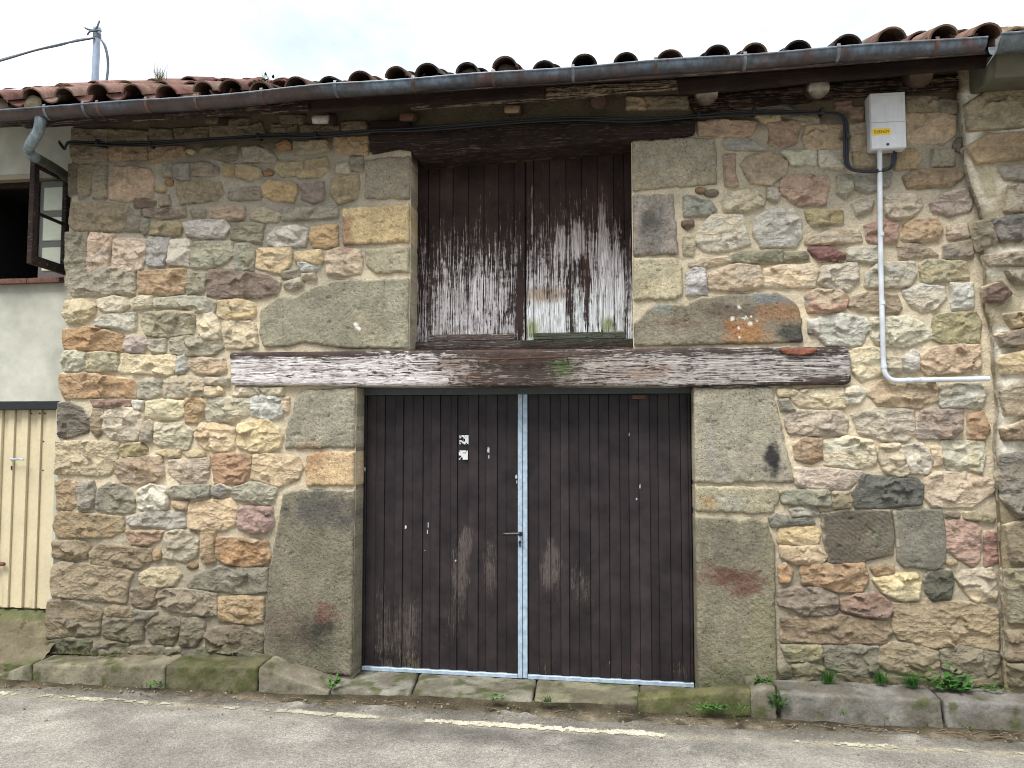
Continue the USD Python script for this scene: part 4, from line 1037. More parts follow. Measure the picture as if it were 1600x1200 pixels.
obj('roof_deck', cat_([gridsheet(rx, np.linspace(-.36, 5.5, 30), lambda u, v: np.stack([u, v, roof_z(u, v) - .03], 1)), und, frt]), M['old_wood'], ROOF, tint=lin('6a5848', .7), wear=-.05)

def boardpix(name, pix, Y, thick, tint, wear, seed):
    return timber(name, pix, Y, .004, M['old_wood'], tint, wear, Y + thick, seed, .006, .02, knot=.002)
boardpix('fascia_board', [(30, 186), (300, 165), (482, 150), (482, 171), (300, 183), (36, 199)], -.30, .03, lin('8a7868', .8), -.07, 301)
boardpix('fascia_board', [(480, 148), (700, 136), (852, 127), (852, 149), (700, 160), (482, 174)], -.285, .03, lin('5a4a46', .7), -.10, 302)
boardpix('eave_plank', [(640, 158), (850, 145), (935, 140), (935, 150), (850, 156), (640, 170)], -.22, .03, lin('8c8070', .8), .02, 303)
boardpix('eave_plank', [(850, 136), (1062, 122), (1062, 138), (852, 153)], -.27, .03, lin('9a8a76', .85), .03, 304)
boardpix('fascia_board', [(1058, 122), (1300, 102), (1552, 82), (1553, 103), (1300, 124), (1062, 146)], -.30, .03, lin('4a3a38', .6), -.16, 305)
for k, (a, b, rad, hexc, sq) in enumerate([(500, 186, .055, 'd8d4cc', 1), (635, 182, .045, '6a4a3a', 1), (800, 170, .05, '9a8468', 1), (935, 158, .055, '4a3a30', 0), (1105, 147, .075, 'b8b0a6', 0), (1280, 138, .07, 'd0c8bc', 0), (1440, 118, .075, '6a5c50', 0), (330, 188, .045, '8c8064', 1)]):
    c = P(a, b, -.17); L = .6
    if sq: m = block([(c[0] - rad * 1.25, c[1], c[2] + rad * .7), (c[0] + rad * 1.25, c[1], c[2] + rad * .55), (c[0] + rad * 1.2, c[1] + L, c[2] + rad + .2), (c[0] - rad * 1.2, c[1] + L, c[2] + rad + .2)],
                     [(c[0] - rad * 1.2, c[1], c[2] - rad * .6), (c[0] + rad * 1.1, c[1], c[2] - rad * .75), (c[0] + rad * 1.2, c[1] + L, c[2] - rad + .2), (c[0] - rad * 1.2, c[1] + L, c[2] - rad + .2)], .02, .012, .008, 310 + k)
    else: m = tube(np.array([c + np.array([0, t * L, t * .25]) for t in np.linspace(0, 1, 12)]), rad * (1 + .08 * np.sin(np.arange(12))), 18)
    def rt(v, c=c, hexc=hexc, rad=rad):
        end = np.clip(1 - (v[:, 1] - c[1]) / .012, 0, 1)
        low = np.clip((c[2] - v[:, 2]) / rad + .75 + (fbm(v * 30, 3, 5) - .5) * 1.3, 0, 1)
        e = (end * low)[:, None]; return lin(hexc, .95) * e + lin('5a4a40', .7) * (1 - e)
    obj('rafter', m, M['kerb_stone'], barn, tint=rt, smooth=40)

# gutter: half round, beaded lip, straps
YG, RG = -.465, .066
gl = [(-60, 178), (0, 173), (100, 164), (260, 155), (400, 143), (520, 131), (800, 112), (1000, 97), (1170, 85), (1310, 74), (1470, 62), (1553, 56.5)]
GP = np.array([P(a, b, YG - RG) for a, b in gl]); gxs = np.arange(GP[0, 0], GP[-1, 0], .045)
gz = np.interp(gxs, GP[:, 0], GP[:, 2]) + .004 * np.sin(gxs * 5)
def gutter_mesh(x, z, R, a0=0, a1=np.pi, yc=YG, th=.0022):
    A = np.linspace(a0, a1, 15)
    def pos(u, v, R_):
        zc = np.interp(u, x, z); return np.stack([u, yc - R_ * np.cos(v), zc - R_ * np.sin(v)], 1)
    o = gridsheet(x, A, lambda u, v: pos(u, v, R)); i = gridsheet(x, A, lambda u, v: pos(u, v, R - th)); o.faces = o.faces[:, ::-1]
    return cat_([o, i])
lip = tube(np.stack([gxs, np.full_like(gxs, YG - RG), gz], 1), .008, 8)
cap = [trimesh.creation.revolve([(0, 0), (RG, 0), (RG, .003), (0, .003)], sections=24) for _ in range(2)]
caps = []
for c_, xx, zz_ in ((cap[0], gxs[0], gz[0]), (cap[1], gxs[-1], gz[-1])):
    A = np.linspace(0, np.pi, 15); pv = np.vstack([[[xx, YG, zz_]], np.stack([np.full(15, xx), YG - RG * np.cos(A), zz_ - RG * np.sin(A)], 1)]); caps.append(trimesh.Trimesh(pv, [(0, k, k + 1) for k in range(1, 15)] + [(0, k + 1, k) for k in range(1, 15)], process=False))
def gut_tint(v):
    q = v * np.array([2.2, 8, 8])
    t = np.clip((fbm(q, 4, 401) - .47) / .09, 0, 1)
    bias = np.interp(v[:, 0], [-4.6, -2.6, -1.6, 0, .5, 2.4], [.75, .55, -.2, -.25, .0, .1])
    t = np.clip(t * .75 + bias * np.clip((fbm(q * 2.3, 3, 405) - .25) / .3, 0, 1), 0, 1)[:, None]
    c = lin('76899a', .55) * (1 - t) + lin('43302c', .7) * t
    r2 = np.clip((fbm(v * np.array([9, 6, 6]), 4, 402) - .58) / .08, 0, 1)[:, None] * .6
    c = c * (1 - r2) + lin('7a4034', .7) * r2
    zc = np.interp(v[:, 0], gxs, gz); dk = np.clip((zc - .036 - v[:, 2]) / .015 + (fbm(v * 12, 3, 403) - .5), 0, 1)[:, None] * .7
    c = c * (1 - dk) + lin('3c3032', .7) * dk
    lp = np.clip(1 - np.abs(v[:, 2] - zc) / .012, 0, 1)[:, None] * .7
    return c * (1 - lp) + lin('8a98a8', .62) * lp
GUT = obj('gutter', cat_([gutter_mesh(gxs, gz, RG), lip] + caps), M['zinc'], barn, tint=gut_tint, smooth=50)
for a in (70, 130, 152, 228, 305, 408, 523, 645, 770, 895, 1025, 1165, 1312, 1467):
    xx = P(a, 120, YG - RG)[0]; zc = np.interp(xx, gxs, gz); w_ = np.array([xx - .011, xx + .011])
    m = gutter_mesh(w_, np.array([zc, zc]), RG + .004, -.35, np.pi, th=.004)
    obj('gutter_strap', m, M['zinc'], GUT, tint=lin(['6a4a40', '7a8490', '6c5048'][a % 3], .65), smooth=50)
# swan neck and run of the downpipe
dp = [P(64, 176, YG), P(63, 190, YG), P(60, 205, YG + .02), P(50, 222, YG + .05), P(45, 234, YG + .12), P(50, 243, YG + .2), P(66, 252, -.12), P(90, 266, .1), P(108, 279, .23)]
obj('downpipe', tube(smoothpath(dp, 8), np.interp(np.arange(65), [0, 8, 64], [.043, .04, .04]), 18), M['zinc'], barn, tint=lambda v: np.where(((v[:, 1] > -.28) & (v[:, 0] > -4.5) | (v[:, 1] > -.2))[:, None], lin('5c5a52', .62), lin('8a9aa0', .65)), smooth=True)

# barrel tiles
def barrel(L, r0, r1, th=.013, up=1, seg=11, span=1.0, rows=4):
    A = np.linspace(np.pi * (1 - span) / 2, np.pi * (1 + span) / 2, seg); U = np.linspace(0, 1, rows)
    def pos(u, v, dr):
        R = r0 + (r1 - r0) * u + dr; return np.stack([R * np.cos(v), u * L, up * R * np.sin(v) * .92], 1)
    o = gridsheet(U, A, lambda u, v: pos(u, v, 0)); i = gridsheet(U, A, lambda u, v: pos(u, v, -th)); i.faces = i.faces[:, ::-1]
    A2 = A
    e0 = gridsheet(np.array([0., 1.]), A2, lambda u, v: pos(0 * u, v, -th * u)); e0.faces = e0.faces[:, ::-1]
    e1 = gridsheet(np.array([0., 1.]), A2, lambda u, v: pos(0 * u + 1, v, -th * u))
    sd = []
    for a_ in (A[0], A[-1]):
        sd.append(gridsheet(U, np.array([0., 1.]), lambda u, v: pos(u, 0 * u + a_, -th * v)))
    m = cat_([o, i, e0, e1] + sd); m.fix_normals(multibody=True) if False else None
    return m
crests = [(-8, 146), (45, 141), (100, 138), (152, 134), (207, 133), (258, 136), (318, 128), (362, 127), (411, 129), (462, 124), (515, 121), (561, 113), (615, 105), (668, 101), (732, 98), (790, 91), (850, 95), (912, 87), (980, 84), (1045, 80), (1117, 71), (1180, 69), (1250, 65), (1325, 57), (1395, 47), (1470, 41), (1540, 39)]
TX = []
for a, b in crests:
    p = P(a, b, YE); TX.append((p[0], p[2]))
tr = np.random.default_rng(12)
def tile_colour(x, row, pan):
    left = np.clip((-2.4 - x) / .6, 0, 1)
    a = lin(['a0766a', '946a5c', 'aa8476', '865e54', 'a07c6c'][tr.integers(5)], .62); b = lin(['6a5448', '57483e', '7c5a48', '4c443c', '80604e'][tr.integers(5)], .55)
    if x > 1.6: b = lin(['8a6a58', '7a6456', '9a7460'][tr.integers(3)], .6)
    return a * left + b * (1 - left)
for k, (x, zc) in enumerate(TX):
    gap = (TX[k + 1][0] - x) if k + 1 < len(TX) else .27
    for row in range(4):
        jx, jr = tr.normal(0, .012), tr.normal(0, .04)
        for pan in (0, 1):
            if pan and k + 1 >= len(TX): continue
            r0 = .092 + tr.normal(0, .004)
            m = barrel(.44, r0, r0 * .86, up=-1 if pan else 1, span=.94 if not pan else .8)
            xx = x + jx + (gap / 2 if pan else 0)
            pitch = float(roof_pitch(np.array(x))) - .035
            yy = YE + (.03 if pan else 0) + row * .36 + tr.normal(0, .012)
            base = zc - .078 + (.018 if pan else 0) + min(yy - YE, .8) * math.tan(float(roof_pitch(np.array(x)))) + max(yy - YE - .8, 0) * .33 + tr.normal(0, .004)
            if pan: base += .028
            R = trimesh.transformations.rotation_matrix(pitch, (1, 0, 0)) @ trimesh.transformations.rotation_matrix(tr.normal(0, .035), (0, 0, 1)) @ trimesh.transformations.rotation_matrix(tr.normal(0, .05), (0, 1, 0))
            m.apply_transform(R); m.apply_translation((xx, yy, base))
            ct = tile_colour(x, row, pan)
            def tt(v, ct=ct, s=k * 10 + row):
                t = np.clip((fbm(v * 14, 4, s) - .45) / .15, 0, 1)[:, None] * .55; l2 = np.clip((fbm(v * 26, 3, s + 3) - .62) / .06, 0, 1)[:, None] * .5
                c = ct * (1 - t) + ct * np.array([.5, .55, .6]) * t; return c * (1 - l2) + lin('9a9a84', .6) * l2
            obj('roof_tile', m, M['tile'], ROOF, tint=tt, smooth=35)
# broken pieces and mortar bedding at the eave
for k in range(9):
    a = tr.uniform(335, 470); p = P(a, tr.uniform(122, 132), YE + tr.uniform(-.02, .25)); m = barrel(tr.uniform(.12, .26), .09, .085, span=tr.uniform(.35, .6))
    m.apply_transform(trimesh.transformations.euler_matrix(tr.uniform(.2, .6), tr.uniform(-.3, .3), tr.uniform(-.5, .5))); m.apply_translation(p + np.array([0, 0, -.085]))
    obj('broken_tile', m, M['tile'], ROOF, tint=tile_colour(-3.4, 0, 0), smooth=35)
for k, (x, zc) in enumerate(TX[:2] + TX[14:16]):
    m = trimesh.creation.icosphere(3, .075); m.vertices *= np.array([1, .3, .9]); m.vertices *= (1 + .25 * (fbm(m.vertices * 30, 3, k) - .5))[:, None]; m.apply_translation((x, YE + .05, zc - .085))
    obj('tile_bedding', m, M['mortar'], ROOF, tint=lin('8a7c68', .6), smooth=True)

# ---------------------------------------------------------------- neighbour's eave
nx = np.arange(P(1556, 60, -.52)[0], 8.0, .05); nz = np.full(len(nx), P(1570, 53, -.58)[2]) + (nx - nx[0]) * .012
gm = gutter_mesh(nx, nz, .085, yc=-.50)
obj('gutter', cat_([gm, tube(np.stack([nx, np.full_like(nx, -.585), nz], 1), .009, 8)]), M['zinc'], nhouse, tint=lambda v: lin('76828a', .6) + 0 * v, smooth=50)
sx0 = P(1553, 95, -.40)[0]
obj('soffit', block([(sx0, -.44, nz[0] - .06), (8.0, -.44, nz[0] - .03), (8.0, .3, nz[0] + .2), (sx0, .3, nz[0] + .2)], [(sx0, -.40, nz[0] - .20), (8.0, -.40, nz[0] - .17), (8.0, .3, nz[0] - .1), (sx0, .3, nz[0] - .1)], .03, .01, .004, 501), M['plaster'], nhouse, tint=lambda v: lin('8a8674', .5) * (.6 + .6 * fbm(v * 9, 4, 3))[:, None], smooth=40)
# curled sheet end of that gutter
cs = gridsheet(np.linspace(0, 1, 8), np.linspace(0, 1, 8), lambda u, v: np.stack([nx[0] - .035 + .05 * u + .015 * np.sin(v * 4), -.585 + .10 * v, nz[0] - .005 - .12 * v * (1 - .3 * u) - .03 * (1 - u)], 1))
obj('torn_flashing', cat_([cs, trimesh.Trimesh(cs.vertices + np.array([0, .002, 0]), cs.faces[:, ::-1], process=False)]), M['zinc'], nhouse, tint=lin('c4ccd0', .75), smooth=True)
nroof = obj('roof', cat_([gridsheet(np.linspace(nx[0], 8.0, 5), np.linspace(-.42, 5.5, 8), lambda u, v: np.stack([u, v, nz[0] + .005 + (v + .42) * .42], 1)), box(nx[0], 8.0, .3, 5.4, nz[0] - .1, nz[0] + .2)]), M['old_wood'], nhouse, tint=lin('6a5848', .7), wear=-.05)
for k in range(20):
    for row in range(4):
        m = barrel(.44, .1, .086); m.apply_transform(trimesh.transformations.rotation_matrix(.37, (1, 0, 0))); m.apply_translation((nx[0] + .16 + k * .28 + tr.normal(0, .01), -.44 + row * .36, nz[0] + .005 + row * .15))
        obj('roof_tile', m, M['tile'], nroof, tint=tile_colour(2.5, row, 0), smooth=35)

# ---------------------------------------------------------------- rendered house on the left
YL = .30
lh = thing('rendered_house', 'pale rendered house with open window and cream garage door, left of the barn', 'building')
xr = -4.42
wx1 = P(103, 350, YL)[0]; wz0, wz1 = P(50, 437, YL)[2], P(20, 279, YL)[2]; wx0 = wx1 - 1.15
dz1 = P(40, 640, YL + .06)[2]; dz0 = P(40, 952, YL + .06)[2]; dxx1 = P(90, 800, YL + .06)[0]; dx0 = dxx1 - 2.6
def keepL(x, z): return ~((x > wx0) & (x < wx1) & (z > wz0) & (z < wz1)) & ~((x < dxx1 + .01) & (x > dx0) & (z < dz1 + .07))
lw = wall_mesh(np.arange(-8.5, xr, .03), np.arange(-.1, 4.85, .03), keepL, YL, .002, 601)
lsolid = [box(-8.5, wx0 - .01, YL + .02, YL + .25, wz0 - .05, 4.8), box(wx1 + .004, xr, YL + .02, YL + .25, -.1, 4.8), box(wx0 - .01, wx1 + .004, YL + .02, YL + .25, wz1 + .004, 4.8), box(-8.5, xr, YL + .02, YL + .25, dz1 + .075, wz0 - .004)]
def pl_tint(v):
    q = np.stack([v[:, 0], v[:, 2], 0 * v[:, 0]], 1); t = np.clip((fbm(q * 2.2, 4, 611) - .4) / .25, 0, 1)[:, None]
    c = lin('d8d7c8', .72) * (1 - t) + lin('c6c5b6', .66) * t
    k = np.clip(1 - (wz0 - v[:, 2]) / .12, 0, 1) * (v[:, 2] < wz0) * np.clip((noise(q * np.array([26, 3, 1]), 4) - .3) * 1.6, 0, 1); k = k[:, None] * .5
    return c * (1 - k) + lin('9a948a', .7) * k
obj('wall', cat_([lw] + lsolid), M['plaster'], lh, tint=pl_tint, smooth=30)
obj('window_lintel', bevbox(wx0 - .1, wx1 + .002, YL - .004, YL + .2, wz1 - .008, wz1 + .035, .003), M['cream_metal'], lh, tint=lin('a89c84', .7))
obj('room', cat_([box(wx0 - .3, wx0 - .02, YL + .25, 2.4, wz0 - .3, wz1 + .3), box(wx1 + .0, wx1 + .02, YL + .26, 2.4, wz0 - .3, wz1 + .3), box(wx0 - .3, wx1, 2.4, 2.5, wz0 - .3, wz1 + .3), box(wx0 - .3, wx1, YL + .26, 2.4, wz1 + .05, wz1 + .2), box(wx0 - .3, wx1, YL + .26, 2.4, wz0 - .3, wz0 - .1)]), M['interior'], lh)
# brick sill
for k in range(4):
    a = wx1 - .305 * k
    obj('sill_brick', block([(a - .302, YL - .06, wz0 + .004), (a, YL - .06, wz0 + .004), (a, YL + .2, wz0 + .02), (a - .302, YL + .2, wz0 + .02)], [(a - .302, YL - .06, wz0 - .04), (a, YL - .06, wz0 - .04), (a, YL + .2, wz0 - .03), (a - .302, YL + .2, wz0 - .03)], .03, .006, .002, 620 + k), M['brick_red'], lh, smooth=40)
# casement swung out over the street: hinge by the barn, free edge towards us
hinge_t, free_t = P(107, 277, YL), P(47, 247, -.20)
hz_a, hz_b = wz0 + .03, wz1 - .012
A0 = np.array([P(106, 350, YL)[0], YL - .005]); A1 = np.array([P(48, 330, -.17)[0], -.17])
dirx = (A1 - A0); SW = np.linalg.norm(dirx); dirx /= SW
def in_sash(m):   # local x along the sash from the hinge, y thickness, z up
    v = m.vertices.copy(); nrm = np.array([-dirx[1], dirx[0]])
    m.vertices = np.stack([A0[0] + dirx[0] * v[:, 0] + nrm[0] * v[:, 1], A0[1] + dirx[1] * v[:, 0] + nrm[1] * v[:, 1], v[:, 2]], 1); m.fix_normals(); return m
sash = obj('casement', cat_([in_sash(bevbox(0, .055, -.02, .02, hz_a, hz_b)), in_sash(bevbox(SW - .062, SW, -.021, .021, hz_a - .001, hz_b + .001)), in_sash(bevbox(.05, SW - .06, -.019, .019, hz_a, hz_a + .075)), in_sash(bevbox(.05, SW - .06, -.019, .019, hz_b - .06, hz_b))]), M['old_wood'], lh, tint=lin('86746a', .6), wear=-.13, smooth=30)
zmid = hz_a + (hz_b - hz_a) * .50
obj('glazing_bar', in_sash(bevbox(.055, SW - .062, -.014, .014, zmid - .011, zmid + .011)), M['old_wood'], sash, tint=lin('4a3a36', .6), wear=-.1)
for a, b in ((hz_a + .075, zmid - .011), (zmid + .011, hz_b - .06)):
    obj('pane', in_sash(box(.055, SW - .062, -.002, .002, a, b)), M['glass'], sash)
# panelled shutter folded back inside the reveal
sh0, sh1 = P(62, 350, YL + .05)[0], wx1 - .004
obj('shutter', cat_([bevbox(sh0, sh1, YL + .045, YL + .075, wz0 + .02, wz1 - .02)]), M['cream_metal'], lh, tint=lin('7a706c', .6))
zs_ = np.linspace(wz0 + .05, wz1 - .05, 4)
for a, b in zip(zs_[:-1], zs_[1:]):
    obj('shutter_panel', bevbox(sh0 + .04, sh1 - .06, YL + .036, YL + .05, a + .03, b - .03, .006), M['cream_metal'], lh, tint=lin('e0dcc8', .8))
obj('window_frame', cat_([bevbox(wx0, wx0 + .05, YL + .08, YL + .14, wz0 + .02, wz1), bevbox(wx0 + .05, wx1, YL + .08, YL + .14, wz1 - .05, wz1 - .004)]), M['old_wood'], lh, tint=lin('5a4640', .6), wear=-.1)
# cream garage door
YC = YL + .06
lintel = obj('door_lintel', bevbox(dx0 - .05, xr - .01, YL - .002, YC + .15, dz1 + .0, dz1 + .072, .004), M['black_metal'], lh)
def cream_t(v):
    q = np.stack([v[:, 0] * 18, v[:, 2] * 4, 0 * v[:, 0]], 1)
    k = np.clip((fbm(q, 4, 651) - .60) / .06, 0, 1) * np.clip((.75 - v[:, 2]) / .5, .0, 1); k = k[:, None] * .55
    return lin('e8d9b4', .70) * (1 - k) + lin('b09870', .7) * k
cdoor = obj('garage_door', box(dx0, dxx1, YC + .03, YC + .06, dz0, dz1 - .002), M['cream_metal'], lh, tint=lin('b0a078', .7))
ce = [P(q, 800, YC)[0] for q in (88, 67, 59, 53, 39, 28, 17, 7, -2)]; ce += [ce[-1] - .13 * k for k in range(1, 17)]
for k in range(len(ce) - 1):
    dep = (0, .022, .003, .024)[k % 4]
    if ce[k + 1] < dx0: break
    m = grid_panel(ce[k + 1] + .0015, ce[k] - .0015, dz0 + .01, dz0 + .01, dz1 - .004, YC + dep, .03, 6, 60, .006)
    obj('board', m, M['cream_metal'], cdoor, tint=cream_t, smooth=25)
q = P(18, 717, YC - .02)
obj('handle', cat_([tube(smoothpath([P(17, 717, YC), P(17, 717, YC - .045), P(21, 717.5, YC - .05), P(37, 718, YC - .045)], 4), .0075, 8)]), M['galvanised'], cdoor, smooth=True)
q = P(18, 730, YC); obj('keyhole', bevbox(q[0] - .006, q[0] + .006, q[1] - .004, q[1] + .002, q[2] - .022, q[2] + .012, .002), M['black_metal'], cdoor)
q = P(2, 881, YC - .03); obj('red_knob', tube(np.array([q + np.array([-.12, 0, .005]), q + np.array([.01, 0, -.002]), q + np.array([.03, 0, -.002])]), [.012, .018, .014], 10), M['brick_red'], cdoor, smooth=True)
for a, b in ((49, 646), (62, 646), (70, 646), (68, 690), (67, 735)):
    q = P(a, b, YC); obj('screw', trimesh.creation.icosphere(1, .007).apply_translation(q), M['black_metal'], cdoor)
# its roof: flat line of tiles and a white gutter
yg2 = -.15
gx2 = np.arange(-8.5, P(46, 150, yg2)[0], .06); gz2 = np.full(len(gx2), P(20, 141, yg2 - .06)[2])
obj('gutter', cat_([gutter_mesh(gx2, gz2, .06, yc=yg2), tube(np.stack([gx2, np.full_like(gx2, yg2 - .06), gz2], 1), .008, 8)]), M['white_plastic'], lh, smooth=50)
lroof = obj('roof', cat_([gridsheet(np.linspace(-8.5, -4.3, 8), np.linspace(-.14, 5.5, 8), lambda u, v: np.stack([u, v, gz2[0] + (v + .14) * .44 - .02], 1)), gridsheet(np.linspace(-8.5, -4.3, 3), np.linspace(-.1, YL + .03, 3), lambda u, v: np.stack([u, v, np.full_like(u, gz2[0] - .075)], 1))]), M['old_wood'], lh, tint=lin('8a7c6a', .7), wear=0.0)
for k in range(16):
    for row in range(3):
        m = barrel(.44, .098, .084); m.apply_transform(trimesh.transformations.rotation_matrix(.39, (1, 0, 0))); m.apply_translation((-8.3 + k * .262 + tr.normal(0, .01), -.12 + row * .37, gz2[0] - .03 + row * .163))
        obj('roof_tile', m, M['tile'], lroof, tint=tile_colour(-4.5, row, 0), smooth=35)

# ---------------------------------------------------------------- kerb, threshold, ramp
KY = -.25
def kerb_tint(moss, hexc, seed):
    def f(v):
        c = np.broadcast_to(lin(hexc, .60), (len(v), 3)).copy()
        t = np.clip((fbm(v * 7, 5, seed) - .40) / .2, 0, 1)[:, None] * .65; c = c * (1 - t) + lin('6c6454', .6) * t
        k = np.clip((fbm(v * 11, 5, seed + 2) - .62 + moss * .30) / .12, 0, 1)[:, None] * .8
        g = np.clip((fbm(v * 40, 3, seed + 3) - .3) / .4, 0, 1)[:, None]
        return c * (1 - k) + (lin('6c6c44', .5) * (1 - g) + lin('54602c', .5) * g) * k
    return f
kerb = tag(UsdGeom.Xform.Define(stage, '/World/kerb'), kind='structure')
def kstone(pxs, moss, hexc, seed, depth_back=.02, name='kerb_stone', res=.016, r_=.014, amp=.009):
    """pxs: front face in the photo: top-left, top-right, bottom-right, bottom-left."""
    tl, tr_, br, bl = [P(a, b, KY) for a, b in pxs]
    T = [tl, tr_, tr_ + np.array([0, -KY + depth_back, .012]), tl + np.array([0, -KY + depth_back, .012])]
    B = [bl + np.array([0, -.015, -.08]), br + np.array([0, -.015, -.08]), br + np.array([0, -KY + depth_back, -.08]), bl + np.array([0, -KY + depth_back, -.08])]
    obj(name, block(T, B, res, r_, amp, seed), M['kerb_stone'], kerb, tint=kerb_tint(moss, hexc, seed), smooth=60)
kstone([(-60, 1075), (47, 1037), (53, 1066), (-60, 1088)], .45, '94907c', 701)
kstone([(50, 1038), (257, 1041), (259, 1074), (55, 1068)], .12, 'a09880', 702)
kstone([(259, 1040), (402, 1042), (403, 1076), (260, 1074)], .62, '7a7658', 703)
kstone([(404, 1042), (514, 1080), (514, 1088), (404, 1077)], .1, 'a09884', 704)
kstone([(996, 1092), (1174, 1079), (1174, 1101), (996, 1103)], .85, '7c7850', 705, depth_back=-.13)
kstone([(1172, 1079), (1212, 1074), (1214, 1106), (1172, 1104)], .2, '9a9484', 706)
kstone([(1219, 1083), (1471, 1094), (1474, 1124), (1220, 1116)], .05, '96928a', 707)
kstone([(1475, 1095), (1700, 1105), (1700, 1138), (1478, 1126)], .05, '949088', 708)
for k in range(4):
    xa = P(1703, 1105, KY)[0] + k * 1.22; za, zb = P(1700, 1105, KY)[2], P(1700, 1138, KY)[2]
    obj('kerb_stone', block([(xa, KY, za), (xa + 1.2, KY, za), (xa + 1.2, .02, za + .01), (xa, .02, za + .01)], [(xa, KY - .015, zb - .08), (xa + 1.2, KY - .015, zb - .08), (xa + 1.2, .02, zb - .08), (xa, .02, zb - .08)], .02, .014, .009, 740 + k), M['kerb_stone'], kerb, tint=kerb_tint(.05, '949088', 740 + k), smooth=60)
thr = tag(UsdGeom.Xform.Define(stage, '/World/threshold'), kind='structure')
def slab(a0, a1, fz0, fz1, moss, hexc, seed):
    x0, x1 = P(a0, 1060, 0)[0], P(a1, 1060, 0)[0]; f0, f1 = G(a0, fz0, -.012), G(a1, fz1, -.012)
    zb0, zb1 = zthr(x0) + .0, zthr(x1) + .0
    T = [(f0[0], max(f0[1], -.30), -.006), (f1[0], max(f1[1], -.30), -.006), (x1, .26, zb1), (x0, .26, zb0)]
    B = [(p[0], p[1], -.15) for p in T]
    obj('stone_slab', block(T, B, .02, .022, .010, seed), M['kerb_stone'], thr, tint=kerb_tint(moss, hexc, seed), smooth=60)
slab(517, 641, 1080, 1083, .28, 'a8a496', 711); slab(644, 832, 1083, 1094, .30, 'a29e8c', 712); slab(834, 1000, 1094, 1098, .3, '9c967c', 713); slab(1000, 1092, 1090, 1080, .1, '857a60', 714)
# mossy slope up to the cream door
rtop = dz0 - .005
def ramp_pos(u, v):
    z0_ = .055 + 0 * u; z = z0_ + (rtop - z0_) * np.clip(v, 0, 1) ** .9
    q = np.stack([u * 5, v * 3, 0 * u], 1)
    st = .02 * np.floor(fbm(q, 3, 721) * 5) - .04
    sk = v < -.01
    z = np.where(sk, -.12, z); v = np.maximum(v, 0)
    return np.stack([u, -.19 - .01 * sk + v * (YC + .25), z + st * np.clip(v * 4, 0, 1) * np.clip((1 - v) * 6, 0, 1) + .012 * (fbm(q * 6, 3, 722) - .5)], 1)
def ramp_tint(v):
    c = np.broadcast_to(lin('8a8068', .62), (len(v), 3)).copy(); t = np.clip((fbm(v * np.array([2, 6, 10]), 4, 723) - .42) / .15, 0, 1)[:, None] * .5; c = c * (1 - t) + lin('665c48', .6) * t
    k = (np.clip((fbm(v * 6, 3, 724) - .48) / .12, 0, 1) * np.maximum(np.clip((v[:, 2] - rtop + .10) / .1, 0, 1), np.clip((.13 - v[:, 2]) / .06, 0, 1)))[:, None] * .85
    return c * (1 - k) + lin('66743c', .6) * k
tag(obj('ramp', gridsheet(np.arange(-8.5, -4.40, .02), np.concatenate([[-.1], np.linspace(0, 1, 40)]), ramp_pos), M['kerb_stone'], tint=ramp_tint, smooth=40), kind='structure')
tag(obj('pavement', box(-4.52, 3.7, -.20, .28, -.09, .045), M['dirt'], tint=lin('6f654f', .6)), kind='structure') if False else None
m1 = gridsheet(np.arange(-4.6, GX0 - .50, .03), np.linspace(-.05, .12, 6), lambda u, v: np.stack([u, v, .105 + .01 * (fbm(np.stack([u * 9, v * 9, 0 * u], 1), 3, 3) - .5) - .08 * np.clip((u + 2.6) / .6, 0, 1)], 1))
m2 = gridsheet(np.arange(GX1 + .02, 3.6, .03), np.linspace(-.05, .12, 6), lambda u, v: np.stack([u, v, .115 + .015 * (fbm(np.stack([u * 9, v * 9, 0 * u], 1), 3, 3) - .5) - .06 * np.clip((1.0 - u) / .3, 0, 1)], 1))
tag(obj('wall_foot_dirt', cat_([m1, m2]), M['dirt'], tint=lin('75694f', .6), smooth=True), kind='stuff')

# ---------------------------------------------------------------- meter box, conduit, cable
YB = -.095
box_ = thing('meter_box', 'white meter box with yellow number sticker high on the wall', 'meter box')
bx0, bx1 = P(1360, 190, YB)[0], P(1416, 190, YB)[0]; bz1, bz0 = P(1388, 144, YB)[2], P(1388, 232, YB)[2]
obj('body', bevbox(bx0, bx1, YB + .006, .03, bz0, bz1, .006), M['white_plastic'], box_, smooth=30)
zm = bz0 + (bz1 - bz0) * .47
dd_ = obj('lid', cat_([bevbox(bx0 + .004, bx1 - .004, YB - .002, YB + .0055, zm + .0012, bz1 - .004, .002), bevbox(bx0 + .004, bx1 - .004, YB - .002, YB + .0055, bz0 + .004, zm - .0012, .002)]), M['white_plastic'], box_, smooth=30)
obj('lid_frame', cat_([bevbox(bx0 + .02, bx1 - .014, YB - .0035, YB - .001, bz1 - .026, bz1 - .024, .0005), bevbox(bx1 - .024, bx1 - .022, YB - .0035, YB - .001, bz1 - .075, bz1 - .028, .0005)]), M['conduit'], dd_)
lb = P(1377, 206, YB); lw2 = .060
obj('number_label', bevbox(lb[0] - lw2, lb[0] + lw2, YB - .0045, YB - .0018, lb[2] - .022, lb[2] + .022, .0008), M['yellow'], dd_)
tm = meshkit.text_mesh('S183629', .021, .0012); tm.apply_translation((-tm.bounds[:, 0].mean(), -tm.bounds[:, 1].mean(), 0)); wsc = .100 / np.ptp(tm.bounds[:, 0]); tm.vertices[:, 0] *= wsc
tm.apply_transform(trimesh.transformations.rotation_matrix(math.pi / 2, (1, 0, 0))); tm.apply_translation((lb[0], YB - .0046, lb[2]))
obj('label_number', tm, M['black_print'], dd_)
